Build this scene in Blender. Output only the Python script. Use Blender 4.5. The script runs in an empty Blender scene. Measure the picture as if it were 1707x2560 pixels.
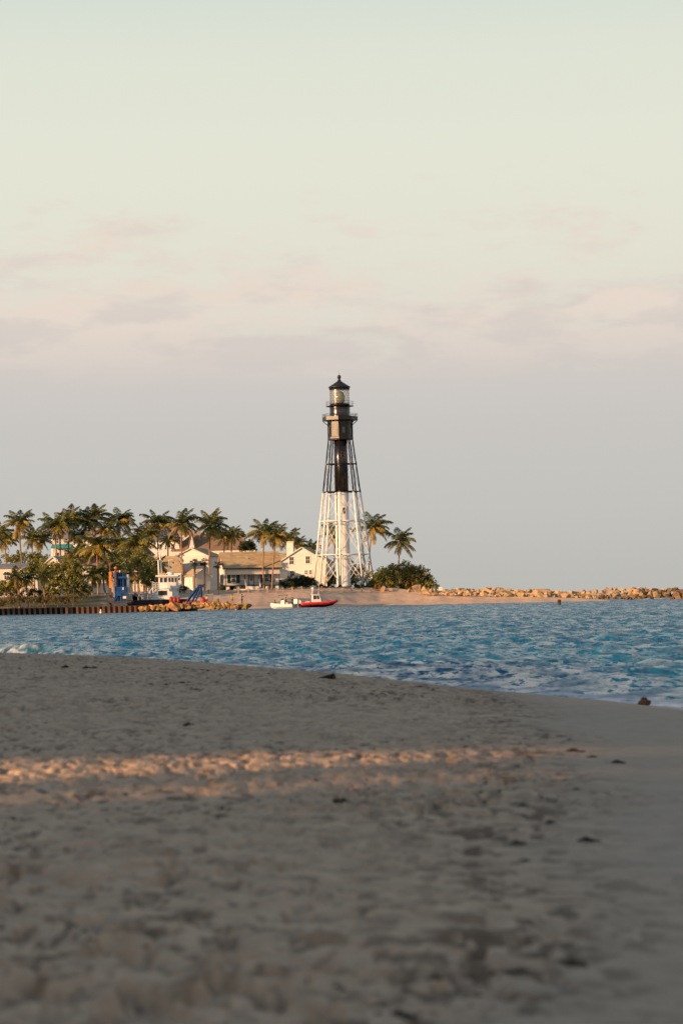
import bpy, bmesh, math, random
import numpy as np
from mathutils import Vector, Matrix, Euler

R = math.radians
scene = bpy.context.scene
COL = scene.collection

# ---------------------------------------------------------------- camera
FPX = 6046.0            # focal length in pixels of the 1707 px wide frame (85 mm on a 24 mm wide sensor)
EYE = 1.35              # lens height above the water
ROLL = R(1.25)
LEVEL = 1500.0          # pixel row of eye level in the middle of the frame
cam = bpy.data.cameras.new('camera'); cam_o = bpy.data.objects.new('camera', cam); COL.objects.link(cam_o)
cam.sensor_fit = 'HORIZONTAL'; cam.sensor_width = 24.0; cam.lens = 24.0 * FPX / 1707.0
cam.shift_y = (LEVEL - 1280.0) / 1707.0
cam.clip_start = 0.1; cam.clip_end = 30000
cam_o.matrix_world = Matrix.Translation((0, 0, EYE)) @ Matrix.Rotation(R(90), 4, 'X') @ Matrix.Rotation(-ROLL, 4, 'Z')
cam.dof.use_dof = True; cam.dof.focus_distance = 500.0; cam.dof.aperture_fstop = 4.5
scene.camera = cam_o

# ---------------------------------------------------------------- light
SUN_AZ, SUN_EL = R(54), R(12)     # azimuth measured to the left of straight behind the camera
S = Vector((-math.sin(SUN_AZ) * math.cos(SUN_EL), -math.cos(SUN_AZ) * math.cos(SUN_EL), math.sin(SUN_EL)))
sun = bpy.data.lights.new('sun', 'SUN'); sun_o = bpy.data.objects.new('sun', sun); COL.objects.link(sun_o)
sun.energy = 5.0; sun.angle = R(0.53); sun.color = (1.0, 0.60, 0.31)
sun_o.rotation_euler = (-S).to_track_quat('-Z', 'Y').to_euler()
sun_o.location = S * 200

world = bpy.data.worlds.new('World'); scene.world = world; world.use_nodes = True
def build_world():
    nt = world.node_tree; nt.nodes.clear()
    N = lambda t, **k: [setattr(n := nt.nodes.new(t), a, b) for a, b in k.items()] and n or nt.nodes[-1]
    L = nt.links.new
    out = nt.nodes.new('ShaderNodeOutputWorld'); bg = nt.nodes.new('ShaderNodeBackground')
    bg.inputs['Strength'].default_value = .685
    L(bg.outputs[0], out.inputs[0])
    sky = nt.nodes.new('ShaderNodeTexSky'); sky.sky_type = 'NISHITA'; sky.sun_disc = False
    sky.sun_elevation = SUN_EL; sky.sun_rotation = math.atan2(S.x, S.y)
    sky.air_density = 1.0; sky.dust_density = 1.0; sky.ozone_density = 1.0
    tc = nt.nodes.new('ShaderNodeTexCoord')
    nrm = nt.nodes.new('ShaderNodeVectorMath'); nrm.operation = 'NORMALIZE'; L(tc.outputs['Generated'], nrm.inputs[0])
    sep = nt.nodes.new('ShaderNodeSeparateXYZ'); L(nrm.outputs[0], sep.inputs[0])
    mul = nt.nodes.new('ShaderNodeVectorMath'); mul.operation = 'SCALE'; mul.inputs['Scale'].default_value = SKY_STRENGTH
    L(sky.outputs[0], mul.inputs[0])
    # hazy low sky: pale cream over a mauve-grey bank towards the horizon
    def ramp(inp, stops, interp='B_SPLINE'):
        r = nt.nodes.new('ShaderNodeValToRGB'); r.color_ramp.interpolation = interp
        e = r.color_ramp.elements
        while len(e) < len(stops): e.new(0.5)
        for el, (p, c) in zip(e, stops):
            el.position = p; el.color = (*c, 1) if len(c) == 3 else c
        L(inp, r.inputs[0]); return r
    clear = ramp(sep.outputs['Z'], SKY_CLEAR)
    bank = ramp(sep.outputs['Z'], SKY_BANK)
    # cloud noise, stretched along the horizon
    def noise(scale_v, sc, det, rough, off=0.0):
        m = nt.nodes.new('ShaderNodeMapping'); m.inputs['Scale'].default_value = scale_v
        m.inputs['Location'].default_value = (off, off * .7, off * .3)
        L(nrm.outputs[0], m.inputs[0])
        n = nt.nodes.new('ShaderNodeTexNoise'); n.inputs['Scale'].default_value = sc
        n.inputs['Detail'].default_value = det; n.inputs['Roughness'].default_value = rough
        L(m.outputs[0], n.inputs['Vector']); return n
    def math_(op, a, b=None, c=None, clamp=False):
        m = nt.nodes.new('ShaderNodeMath'); m.operation = op; m.use_clamp = clamp
        for i, v in enumerate((a, b, c)):
            if v is None: continue
            if isinstance(v, (int, float)): m.inputs[i].default_value = v
            else: L(v, m.inputs[i])
        return m.outputs[0]
    n1 = noise((1, 1, 3.6), 15.0, 7, .58, 5.3)
    n2 = noise((1, 1, 3.0), 48.0, 5, .55, 7.7)
    nn = math_('ADD', math_('MULTIPLY', math_('SUBTRACT', n1.outputs[0], .5), 1.7), math_('MULTIPLY', math_('SUBTRACT', n2.outputs[0], .5), .6))
    lift = math_('MULTIPLY', math_('SUBTRACT', .146, sep.outputs['Z']), 10.0)
    dens = math_('ADD', nn, lift)
    mr = nt.nodes.new('ShaderNodeMapRange'); mr.interpolation_type = 'SMOOTHSTEP'
    mr.inputs['From Min'].default_value = -.10; mr.inputs['From Max'].default_value = .30
    L(dens, mr.inputs['Value'])
    def mix(f, a, b):
        m = nt.nodes.new('ShaderNodeMix'); m.data_type = 'RGBA'
        if isinstance(f, (int, float)): m.inputs[0].default_value = f
        else: L(f, m.inputs[0])
        for i, v in ((6, a), (7, b)):
            if isinstance(v, tuple): m.inputs[i].default_value = (*v, 1)
            else: L(v, m.inputs[i])
        return m.outputs[2]
    # puffs inside the bank: pinkish sunlit and greyer parts
    n3 = noise((1, 1, 3.2), 26.0, 5, .55, 12.3)
    puff = nt.nodes.new('ShaderNodeMapRange'); puff.interpolation_type = 'SMOOTHSTEP'
    puff.inputs['From Min'].default_value = .42; puff.inputs['From Max'].default_value = .60
    L(n3.outputs[0], puff.inputs['Value'])
    pz = nt.nodes.new('ShaderNodeMapRange'); pz.interpolation_type = 'SMOOTHSTEP'
    pz.inputs['From Min'].default_value = .085; pz.inputs['From Max'].default_value = .125
    L(sep.outputs['Z'], pz.inputs['Value'])
    puffs = math_('MULTIPLY', puff.outputs[0], pz.outputs[0])
    bank_c = mix(math_('MULTIPLY', puffs, .9), bank.outputs[0], SKY_PUFF)
    low = mix(mr.outputs[0], clear.outputs[0], bank_c)
    # higher up the haze thins out into the plain sky
    up = nt.nodes.new('ShaderNodeMapRange'); up.interpolation_type = 'SMOOTHSTEP'
    up.inputs['From Min'].default_value = .20; up.inputs['From Max'].default_value = .62
    up.inputs['To Min'].default_value = 1.0; up.inputs['To Max'].default_value = .25
    L(sep.outputs['Z'], up.inputs['Value'])
    fin = mix(up.outputs[0], mul.outputs[0], low)
    L(fin, bg.inputs['Color'])
BLOCKER_Z = 18.55  # underside of the unseen span added to shade the sand
SKY_STRENGTH = .15
SKY_CLEAR = [(0.0, (.56, .545, .51)), (.10, (.72, .68, .60)), (.155, (.78, .775, .655)), (.20, (.755, .775, .665)), (.245, (.705, .752, .650)), (.45, (.42, .53, .64)), (1.0, (.23, .36, .54))]
SKY_BANK = [(0.0, (.48, .478, .448)), (.035, (.55, .54, .505)), (.075, (.58, .56, .54)), (.10, (.645, .595, .555)), (.135, (.745, .655, .585)), (.25, (.76, .68, .60)), (1.0, (.5, .5, .55))]
SKY_PUFF = (.80, .695, .605)
build_world()
vs = scene.view_settings
vs.view_transform = 'Standard'; vs.look = 'None'; vs.gamma = 1.0; vs.exposure = 0.55; vs.use_curve_mapping = False
scene.cycles.max_bounces = 6; scene.cycles.transparent_max_bounces = 8
scene.cycles.use_denoising = True

# ---------------------------------------------------------------- helpers
CR, SR = math.cos(ROLL), math.sin(ROLL)
def at(px, py, Y):
    """the point at depth Y that stands where the photograph has pixel (px, py)"""
    u, v = (px - 853.5) / FPX, (LEVEL - py) / FPX
    return Vector(((u * CR + v * SR) * Y, Y, EYE + (-u * SR + v * CR) * Y))

def h2(ix, iy, seed):
    n = (ix.astype(np.int64) * 374761393 + iy.astype(np.int64) * 668265263 + seed * 974711) & 0x7fffffff
    n = ((n ^ (n >> 13)) * 1274126177) & 0x7fffffff
    return ((n ^ (n >> 16)) & 0xffff) / 65535.0
def vnoise(x, y, seed=0):
    ix, iy = np.floor(x), np.floor(y); fx, fy = x - ix, y - iy
    fx = fx * fx * (3 - 2 * fx); fy = fy * fy * (3 - 2 * fy)
    a, b = h2(ix, iy, seed), h2(ix + 1, iy, seed); c, d = h2(ix, iy + 1, seed), h2(ix + 1, iy + 1, seed)
    return (a + (b - a) * fx) * (1 - fy) + (c + (d - c) * fx) * fy
def fbm(x, y, seed=0, oct=4, gain=.5):
    s = 0; a = 1; t = 0
    for o in range(oct):
        s = s + a * vnoise(x * 2 ** o + 13.7 * o, y * 2 ** o - 7.3 * o, seed + o); t += a; a *= gain
    return s / t
def smooth(a, b, x):
    t = np.clip((x - a) / (b - a), 0, 1); return t * t * (3 - 2 * t)

MATS = {}
def mat(name, col, rough=.7, var=.12, scale=3.0, bump=0.0, bscale=None, spec=.3, col2=None, metal=0.0, stretch=(1, 1, 1), objvar=0.0, transl=0.0, alpha=1.0):
    if name in MATS: return MATS[name]
    m = bpy.data.materials.new(name); m.use_nodes = True; MATS[name] = m
    nt = m.node_tree; b = nt.nodes['Principled BSDF']; L = nt.links.new
    b.inputs['Roughness'].default_value = rough; b.inputs['Specular IOR Level'].default_value = spec
    b.inputs['Metallic'].default_value = metal
    tc = nt.nodes.new('ShaderNodeTexCoord'); mp = nt.nodes.new('ShaderNodeMapping'); mp.inputs['Scale'].default_value = stretch
    L(tc.outputs['Object'], mp.inputs[0])
    n = nt.nodes.new('ShaderNodeTexNoise'); n.inputs['Scale'].default_value = scale; n.inputs['Detail'].default_value = 5
    L(mp.outputs[0], n.inputs['Vector'])
    r = nt.nodes.new('ShaderNodeValToRGB'); e = r.color_ramp.elements
    c2 = col2 if col2 else tuple(c * (1 - 2 * var) for c in col)
    c1 = col if col2 else tuple(min(1, c * (1 + var)) for c in col)
    e[0].position = .32; e[0].color = (*c2, 1); e[1].position = .68; e[1].color = (*c1, 1)
    L(n.outputs[0], r.inputs[0]); outc = r.outputs[0]
    if objvar:
        oi = nt.nodes.new('ShaderNodeObjectInfo'); hs = nt.nodes.new('ShaderNodeHueSaturation')
        mr = nt.nodes.new('ShaderNodeMapRange'); mr.inputs['To Min'].default_value = 1 - objvar; mr.inputs['To Max'].default_value = 1 + objvar
        L(oi.outputs['Random'], mr.inputs[0]); L(mr.outputs[0], hs.inputs['Value'])
        mh = nt.nodes.new('ShaderNodeMapRange'); mh.inputs['To Min'].default_value = .5 + objvar * .07; mh.inputs['To Max'].default_value = .5 - objvar * .07
        L(oi.outputs['Random'], mh.inputs[0]); L(mh.outputs[0], hs.inputs['Hue'])
        L(outc, hs.inputs['Color']); outc = hs.outputs[0]
    L(outc, b.inputs['Base Color'])
    if bump:
        nb = nt.nodes.new('ShaderNodeTexNoise'); nb.inputs['Scale'].default_value = bscale or scale * 3; nb.inputs['Detail'].default_value = 4
        L(mp.outputs[0], nb.inputs['Vector'])
        bp = nt.nodes.new('ShaderNodeBump'); bp.inputs['Strength'].default_value = bump; bp.inputs['Distance'].default_value = .05
        L(nb.outputs[0], bp.inputs['Height']); L(bp.outputs[0], b.inputs['Normal'])
    if transl:
        t = nt.nodes.new('ShaderNodeBsdfTranslucent'); L(outc, t.inputs[0])
        mx = nt.nodes.new('ShaderNodeMixShader'); mx.inputs[0].default_value = transl
        L(b.outputs[0], mx.inputs[1]); L(t.outputs[0], mx.inputs[2])
        L(mx.outputs[0], nt.nodes['Material Output'].inputs[0])
    return m

class MB:
    """collects faces, then links them as ONE mesh object"""
    def __init__(s): s.v = []; s.f = []
    def add(s, vs, fs):
        o = len(s.v); s.v += [tuple(p) for p in vs]; s.f += [tuple(i + o for i in f) for f in fs]; return s
    def box(s, c, d, rz=0.0, M=None):
        x, y, z = (k / 2 for k in d)
        vs = [Vector((a * x, b * y, e * z)) for a in (-1, 1) for b in (-1, 1) for e in (-1, 1)]
        m = M if M is not None else Matrix.Rotation(rz, 3, 'Z')
        return s.add([m @ p + Vector(c) for p in vs], [(0, 1, 3, 2), (4, 6, 7, 5), (0, 4, 5, 1), (2, 3, 7, 6), (0, 2, 6, 4), (1, 5, 7, 3)])
    def bx(s, x0, x1, y0, y1, z0, z1):
        return s.box(((x0 + x1) / 2, (y0 + y1) / 2, (z0 + z1) / 2), (x1 - x0, y1 - y0, z1 - z0))
    def tube(s, pts, rad, n=8, cap=True):
        pts = [Vector(p) for p in pts]
        if isinstance(rad, (int, float)): rad = [rad] * len(pts)
        rings = []
        up = Vector((0, 0, 1))
        d0 = (pts[1] - pts[0]).normalized()
        a = d0.cross(up)
        if a.length < 1e-3: a = d0.cross(Vector((0, 1, 0)))
        a.normalize()
        for i, p in enumerate(pts):
            d = (pts[min(i + 1, len(pts) - 1)] - pts[max(i - 1, 0)]).normalized()
            a = (a - d * a.dot(d)).normalized(); b = d.cross(a)
            rings.append([p + (a * math.cos(2 * math.pi * k / n) + b * math.sin(2 * math.pi * k / n)) * rad[i] for k in range(n)])
        vs = [q for r in rings for q in r]; fs = []
        for i in range(len(pts) - 1):
            for k in range(n):
                fs.append((i * n + k, i * n + (k + 1) % n, (i + 1) * n + (k + 1) % n, (i + 1) * n + k))
        if cap: fs.append(tuple(range(n))[::-1]); fs.append(tuple((len(pts) - 1) * n + k for k in range(n)))
        return s.add(vs, fs)
    def bar(s, p, q, w=.1, h=None):
        """square bar from p to q"""
        return s.tube([p, q], (w / 2) * 1.35, 4)
    def lathe(s, prof, n=16, c=(0, 0, 0), a0=0.0, cap=True):
        vs = [(c[0] + r * math.sin(a0 + 2 * math.pi * k / n), c[1] - r * math.cos(a0 + 2 * math.pi * k / n), c[2] + z) for r, z in prof for k in range(n)]
        fs = []
        for i in range(len(prof) - 1):
            for k in range(n):
                fs.append((i * n + k, i * n + (k + 1) % n, (i + 1) * n + (k + 1) % n, (i + 1) * n + k))
        if cap: fs.append(tuple(range(n))[::-1]); fs.append(tuple((len(prof) - 1) * n + k for k in range(n)))
        return s.add(vs, fs)
    def prism(s, poly, ax, d0, d1):
        """poly of (a,b) extruded along ax 'x' or 'y' from d0 to d1; (a,b) = (y,z) or (x,z)"""
        n = len(poly)
        f = (lambda a, b, d: (d, a, b)) if ax == 'x' else ((lambda a, b, d: (a, d, b)) if ax == 'y' else (lambda a, b, d: (a, b, d)))
        vs = [f(a, b, d0) for a, b in poly] + [f(a, b, d1) for a, b in poly]
        fs = [tuple(range(n)), tuple(range(n, 2 * n))[::-1]] + [(i, i + n, (i + 1) % n + n, (i + 1) % n) for i in range(n)]
        return s.add(vs, fs)
    def slab(s, a, b, c, d, t):
        """a quad given thickness t along its normal"""
        a, b, c, d = map(Vector, (a, b, c, d)); n = (b - a).cross(d - a).normalized() * t
        return s.add([a, b, c, d, a + n, b + n, c + n, d + n], [(3, 2, 1, 0), (4, 5, 6, 7), (0, 1, 5, 4), (1, 2, 6, 5), (2, 3, 7, 6), (3, 0, 4, 7)])
    def mesh(s, name, m, smooth=False, fixn=True):
        me = bpy.data.meshes.new(name); me.from_pydata(s.v, [], s.f)
        if fixn:
            bm = bmesh.new(); bm.from_mesh(me); bmesh.ops.recalc_face_normals(bm, faces=bm.faces); bm.to_mesh(me); bm.free()
        if smooth: me.polygons.foreach_set('use_smooth', [True] * len(me.polygons))
        if m is not None: me.materials.append(m)
        return me
    def build(s, name, m, parent=None, smooth=False, loc=None, rz=0.0, fixn=True):
        return obj(name, s.mesh(name, m, smooth, fixn), parent, loc, rz)

def obj(name, me, parent=None, loc=None, rz=0.0):
    o = bpy.data.objects.new(name, me); COL.objects.link(o)
    if parent is not None: o.parent = parent
    if loc is not None: o.location = loc
    if rz: o.rotation_euler = (0, 0, rz)
    return o
def tag(o, label, cat=None, group=None, kind=None):
    o['label'] = label
    if cat: o['category'] = cat
    if group: o['group'] = group
    if kind: o['kind'] = kind
    return o
def thing(name, label, cat, loc=(0, 0, 0), rz=0.0, group=None):
    o = obj(name, None, None, loc, rz); o.empty_display_size = .2
    return tag(o, label, cat, group)
def grid_mesh(name, X, Y, Z, m, smooth_=True):
    r, c = X.shape
    me = bpy.data.meshes.new(name)
    me.vertices.add(r * c); co = np.empty((r * c, 3), np.float32)
    co[:, 0] = X.ravel(); co[:, 1] = Y.ravel(); co[:, 2] = Z.ravel(); me.vertices.foreach_set('co', co.ravel())
    i = np.arange(r * c).reshape(r, c); q = np.stack([i[:-1, :-1], i[:-1, 1:], i[1:, 1:], i[1:, :-1]], -1).reshape(-1, 4)
    me.loops.add(q.size); me.loops.foreach_set('vertex_index', q.ravel().astype(np.int32))
    me.polygons.add(len(q)); me.polygons.foreach_set('loop_start', np.arange(0, q.size, 4, dtype=np.int32))
    me.polygons.foreach_set('loop_total', np.full(len(q), 4, np.int32))
    me.update(); me.validate()
    if smooth_: me.polygons.foreach_set('use_smooth', np.ones(len(q), bool))
    me.materials.append(m)
    return me
def struct(name, me, label=None, parent=None):
    o = obj(name, me, parent)
    if parent is None: o['kind'] = 'structure'
    if label: o['label'] = label
    return o
SHORE = np.array([(60, -400), (14, -60), (6.4, 0), (5.6, 14), (4.9, 22), (4.2, 26), (3.2, 29.5), (1.8, 35.0), (-0.3, 40), (-2.8, 45), (-6.0, 52), (-10, 59), (-15, 66), (-24, 76), (-70, 115), (-400, 260)], float)
def shore_d(X, Y):
    """signed distance to the waterline, positive on the sand"""
    best = np.full(X.shape, 1e9); sgn = np.ones(X.shape)
    for (ax, ay), (bx, by) in zip(SHORE[:-1], SHORE[1:]):
        ex, ey = bx - ax, by - ay; L2 = ex * ex + ey * ey
        t = np.clip(((X - ax) * ex + (Y - ay) * ey) / L2, 0, 1)
        dx, dy = X - (ax + t * ex), Y - (ay + t * ey); d = np.hypot(dx, dy)
        s = np.where(ex * (Y - ay) - ey * (X - ax) > 0, 1.0, -1.0)
        sgn = np.where(d < best, s, sgn); best = np.minimum(best, d)
    return best * sgn
def sand_h(X, Y):
    d = shore_d(X, Y)
    z = np.where(d > 0, (.58 + .17 * smooth(2.2, -4.0, X) * smooth(16, 34, Y)) * (1 - np.exp(-np.maximum(d, 0) / 3.1)), .11 * d)
    return np.maximum(z, -3.0), d
# ---------------------------------------------------------------- near beach
def mat_sand(name, c1, c2, scale, bump, rough=.92, attr=None, dark=None, litter=None):
    m = bpy.data.materials.new(name); m.use_nodes = True; nt = m.node_tree; L = nt.links.new
    b = nt.nodes['Principled BSDF']; b.inputs['Roughness'].default_value = rough; b.inputs['Specular IOR Level'].default_value = .15
    g = nt.nodes.new('ShaderNodeNewGeometry')
    n = nt.nodes.new('ShaderNodeTexNoise'); n.inputs['Scale'].default_value = scale; n.inputs['Detail'].default_value = 8; n.inputs['Roughness'].default_value = .62
    L(g.outputs['Position'], n.inputs['Vector'])
    r = nt.nodes.new('ShaderNodeValToRGB'); e = r.color_ramp.elements
    e[0].position = .35; e[0].color = (*c2, 1); e[1].position = .65; e[1].color = (*c1, 1)
    L(n.outputs[0], r.inputs[0]); out = r.outputs[0]
    if attr:
        a = nt.nodes.new('ShaderNodeAttribute'); a.attribute_name = attr
        mx = nt.nodes.new('ShaderNodeMix'); mx.data_type = 'RGBA'; L(a.outputs['Fac'], mx.inputs[0]); L(out, mx.inputs[6]); mx.inputs[7].default_value = (*dark, 1)
        out = mx.outputs[2]
        rr = nt.nodes.new('ShaderNodeMapRange'); rr.inputs['To Min'].default_value = rough; rr.inputs['To Max'].default_value = .42
        L(a.outputs['Fac'], rr.inputs[0]); L(rr.outputs[0], b.inputs['Roughness'])
    if litter:
        a2 = nt.nodes.new('ShaderNodeAttribute'); a2.attribute_name = 'litter'
        m2 = nt.nodes.new('ShaderNodeMix'); m2.data_type = 'RGBA'; L(a2.outputs['Fac'], m2.inputs[0]); L(out, m2.inputs[6]); m2.inputs[7].default_value = (*litter, 1)
        out = m2.outputs[2]
    L(out, b.inputs['Base Color'])
    nb = nt.nodes.new('ShaderNodeTexNoise'); nb.inputs['Scale'].default_value = scale * 9; nb.inputs['Detail'].default_value = 4
    L(g.outputs['Position'], nb.inputs['Vector'])
    bp = nt.nodes.new('ShaderNodeBump'); bp.inputs['Strength'].default_value = bump; bp.inputs['Distance'].default_value = .02
    L(nb.outputs[0], bp.inputs['Height']); L(bp.outputs[0], b.inputs['Normal'])
    return m

def put_attr(me, name, arr):
    a = me.attributes.new(name, 'FLOAT', 'POINT'); a.data.foreach_set('value', np.clip(arr, 0, 1).astype(np.float32).ravel())

def beach_surface(X, Y):
    z, d = sand_h(X, Y)
    # trampled dry sand: dents and lumps; smoother towards the wash
    edge = np.maximum(1.3, 6.25 - .15 * Y) + .7 * (fbm(X * .8, Y * .45, 5, 3) - .5)
    dry = smooth(-.25, .7, d - edge)
    near = smooth(70, 30, Y)
    wx, wy = fbm(X * 2.1, Y * 2.1, 21, 3) - .5, fbm(X * 2.1 + 9, Y * 2.1, 22, 3) - .5
    xx, yy = X + .22 * wx, Y + .22 * wy
    n_big = fbm(xx * 1.5, yy * 1.2, 31, 3) - .5
    n_mid = fbm(xx * 9.5, yy * 7.5, 41, 3, .6)
    dent = smooth(.50, .30, fbm(xx * 13 + 3, yy * 9.5, 51, 2))
    lump = smooth(.56, .80, fbm(xx * 14 - 5, yy * 10, 61, 2))
    fine = fbm(X * 26, Y * 20, 71, 2) - .5
    patch = .45 + .75 * smooth(.35, .65, fbm(X * .55, Y * .4, 81, 2))
    rough = .022 * n_big + patch * (0.036 * (n_mid - .5) - .044 * dent + .012 * lump) + .008 * fine
    soft = .02 * (fbm(X * .9, Y * .5, 91, 3) - .5) + .0015 * fine
    # dark flecked patches: weed litter trodden into the sand, most of it along the wrack line
    wrack = np.exp(-((d - edge - .35) / .45) ** 2)
    lit = smooth(.54, .70, fbm(xx * 17 + 40, yy * 13, 111, 3, .6)) * (.42 + .58 * smooth(.36, .62, fbm(X * .9, Y * .5, 121, 3))) * dry
    lit = np.maximum(lit * .75, .8 * wrack * smooth(.54, .64, fbm(xx * 13, yy * 10, 131, 3, .6)) * smooth(32, 22, Y))
    return z + (rough * dry + soft * (1 - dry)) * smooth(-.2, .6, d) * (.35 + .65 * near), d, dry, lit

def make_beach():
    rows = np.concatenate([np.linspace(-260, -10, 18), np.linspace(-8, 3.6, 16), np.exp(np.linspace(np.log(4.0), np.log(66), 820)), np.linspace(67, 130, 30), np.linspace(135, 260, 10)])
    t = np.linspace(-1, 1, 470); ex = np.exp(np.linspace(0, math.log(300), 26))[1:]
    Yr = rows[:, None]; hw = .19 * np.clip(Yr, 4, 66)
    X = np.concatenate([-(hw + ex[::-1][None] - 1), t[None] * hw, hw + ex[None] - 1], 1)
    Y = Yr + 0 * X
    Z, d, dry, lit = beach_surface(X, Y)
    m = mat_sand('dry_beach_sand', SAND1, SAND2, 6.0, .8, attr='wet', dark=SAND_WET, litter=(.125, .085, .055))
    me = grid_mesh('beach', X, Y, Z, m)
    put_attr(me, 'wet', smooth(1.5, .35, d) * .8 + (1 - dry) * .55); put_attr(me, 'litter', lit)
    return struct('beach', me)
SAND1, SAND2, SAND_WET = (.60, .425, .29), (.43, .30, .205), (.29, .235, .185)
make_beach()

# ---------------------------------------------------------------- sea
def make_sea():
    rows = np.concatenate([np.linspace(-400, 15, 12), np.exp(np.linspace(np.log(22), np.log(560), 1010)), np.exp(np.linspace(np.log(575), np.log(14000), 60))])
    t = np.linspace(-1, 1, 520); ex = np.exp(np.linspace(0, math.log(6000), 40))[1:]
    Yr = rows[:, None]; hw = .165 * np.clip(Yr, 20, 14000)
    X = np.concatenate([-(hw + ex[::-1][None] - 1), t[None] * hw, hw + ex[None] - 1], 1); Y = Yr + 0 * X
    d = -shore_d(X, Y)                       # metres offshore
    rng = np.random.RandomState(4)
    Z = np.zeros_like(X)
    shallow = smooth(-.5, 9, d)
    # wind chop and a low swell that runs in from the open sea on the right
    gust = .55 + .9 * fbm(X * .018, Y * .011, 7, 3)
    for k in range(40):
        lam = .30 * 1.115 ** k
        if lam > 22: break
        th = R(205) + rng.normal(0, .6)      # travel direction
        amp = .0125 * (lam / .6) ** .5 if lam < 1.8 else .0165 * (lam / 1.8) ** -.2
        kx, ky = math.cos(th) * 2 * math.pi / lam, math.sin(th) * 2 * math.pi / lam
        ph = rng.uniform(0, 6.28)
        fade = smooth(lam / .0085, lam / .0085 * .45, Y) if lam < 5 else 1.0
        p = X * kx + Y * ky + ph + 2.4 * fbm(X / lam * .25 + k, Y / lam * .25, 100 + k, 2)
        Z += amp * fade * (np.sin(p) + .5 * (1 - np.abs(np.cos(p * .5)) * 2))
    Z *= gust
    Z *= .25 + .75 * shallow
    # the shore break at the left
    foam = np.zeros_like(X)
    tang = Y * .62 - X * .78                  # along the shore, grows to the far left
    dd = d - 5.2 - .9 * (fbm(tang * .30, tang * 0, 17, 3) - .5)
    env = smooth(43.2, 46.5, tang) * smooth(75, 60, tang)
    crest = np.where(dd > 0, np.exp(-(dd / 1.5) ** 2), np.exp(-(dd / .55) ** 2))
    Z += .30 * crest * env * (.8 + .4 * fbm(tang * .8, d * 0, 19, 2))
    n1 = fbm(X * 1.6, Y * .9, 23, 4); n2 = fbm(X * 5, Y * 3, 24, 3)
    foam = np.maximum(foam, smooth(39, 43, tang) * smooth(75, 60, tang) * smooth(.25, -.3, dd) * smooth(-4.5, -1.0, dd) * smooth(.44, .58, n1 * .55 + n2 * .45))
    foam = np.maximum(foam, env * np.exp(-((dd + .1) / .4) ** 2) * smooth(.45, .60, n2) * smooth(48.5, 51, tang))
    Z += .10 * foam * n2 * env
    # a strip of foam where the water runs up the sand
    foam = np.maximum(foam, smooth(2.4, .2, d + 1.6 * (n1 - .5)) * smooth(.40, .52, n2 * .6 + n1 * .4) * smooth(-2, 0, d) * (.45 + .55 * smooth(33, 28, Y)))
    # a few small whitecaps further out
    wc = smooth(.13, .2, Z) * smooth(.60, .72, fbm(X * .5, Y * .25, 29, 3)) * smooth(60, 90, Y)
    foam = np.maximum(foam, wc)
    # white water at the foot of the jetty's end
    pxs = 853.5 + X / np.maximum(Y, 1) * FPX
    spl = smooth(1570, 1620, pxs) * smooth(489, 497, Y) * smooth(512, 505, Y) * smooth(.50, .62, fbm(X * .45, Y * .25, 37, 3))
    foam = np.maximum(foam, spl); Z += .55 * spl * fbm(X * 1.2, Y * .6, 38, 2)
    Z -= (X ** 2 + Y ** 2) / (2 * 6.371e6)    # the sea curves away
    Z = np.where(Y < 18, Z * .2 - .05, Z)
    me = grid_mesh('sea', X, Y, Z, sea_mat())
    foam = foam * np.where(tang > 38, .55, 1.0)
    put_attr(me, 'foam', foam); put_attr(me, 'thin', crest * env)
    return struct('sea', me)
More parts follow.
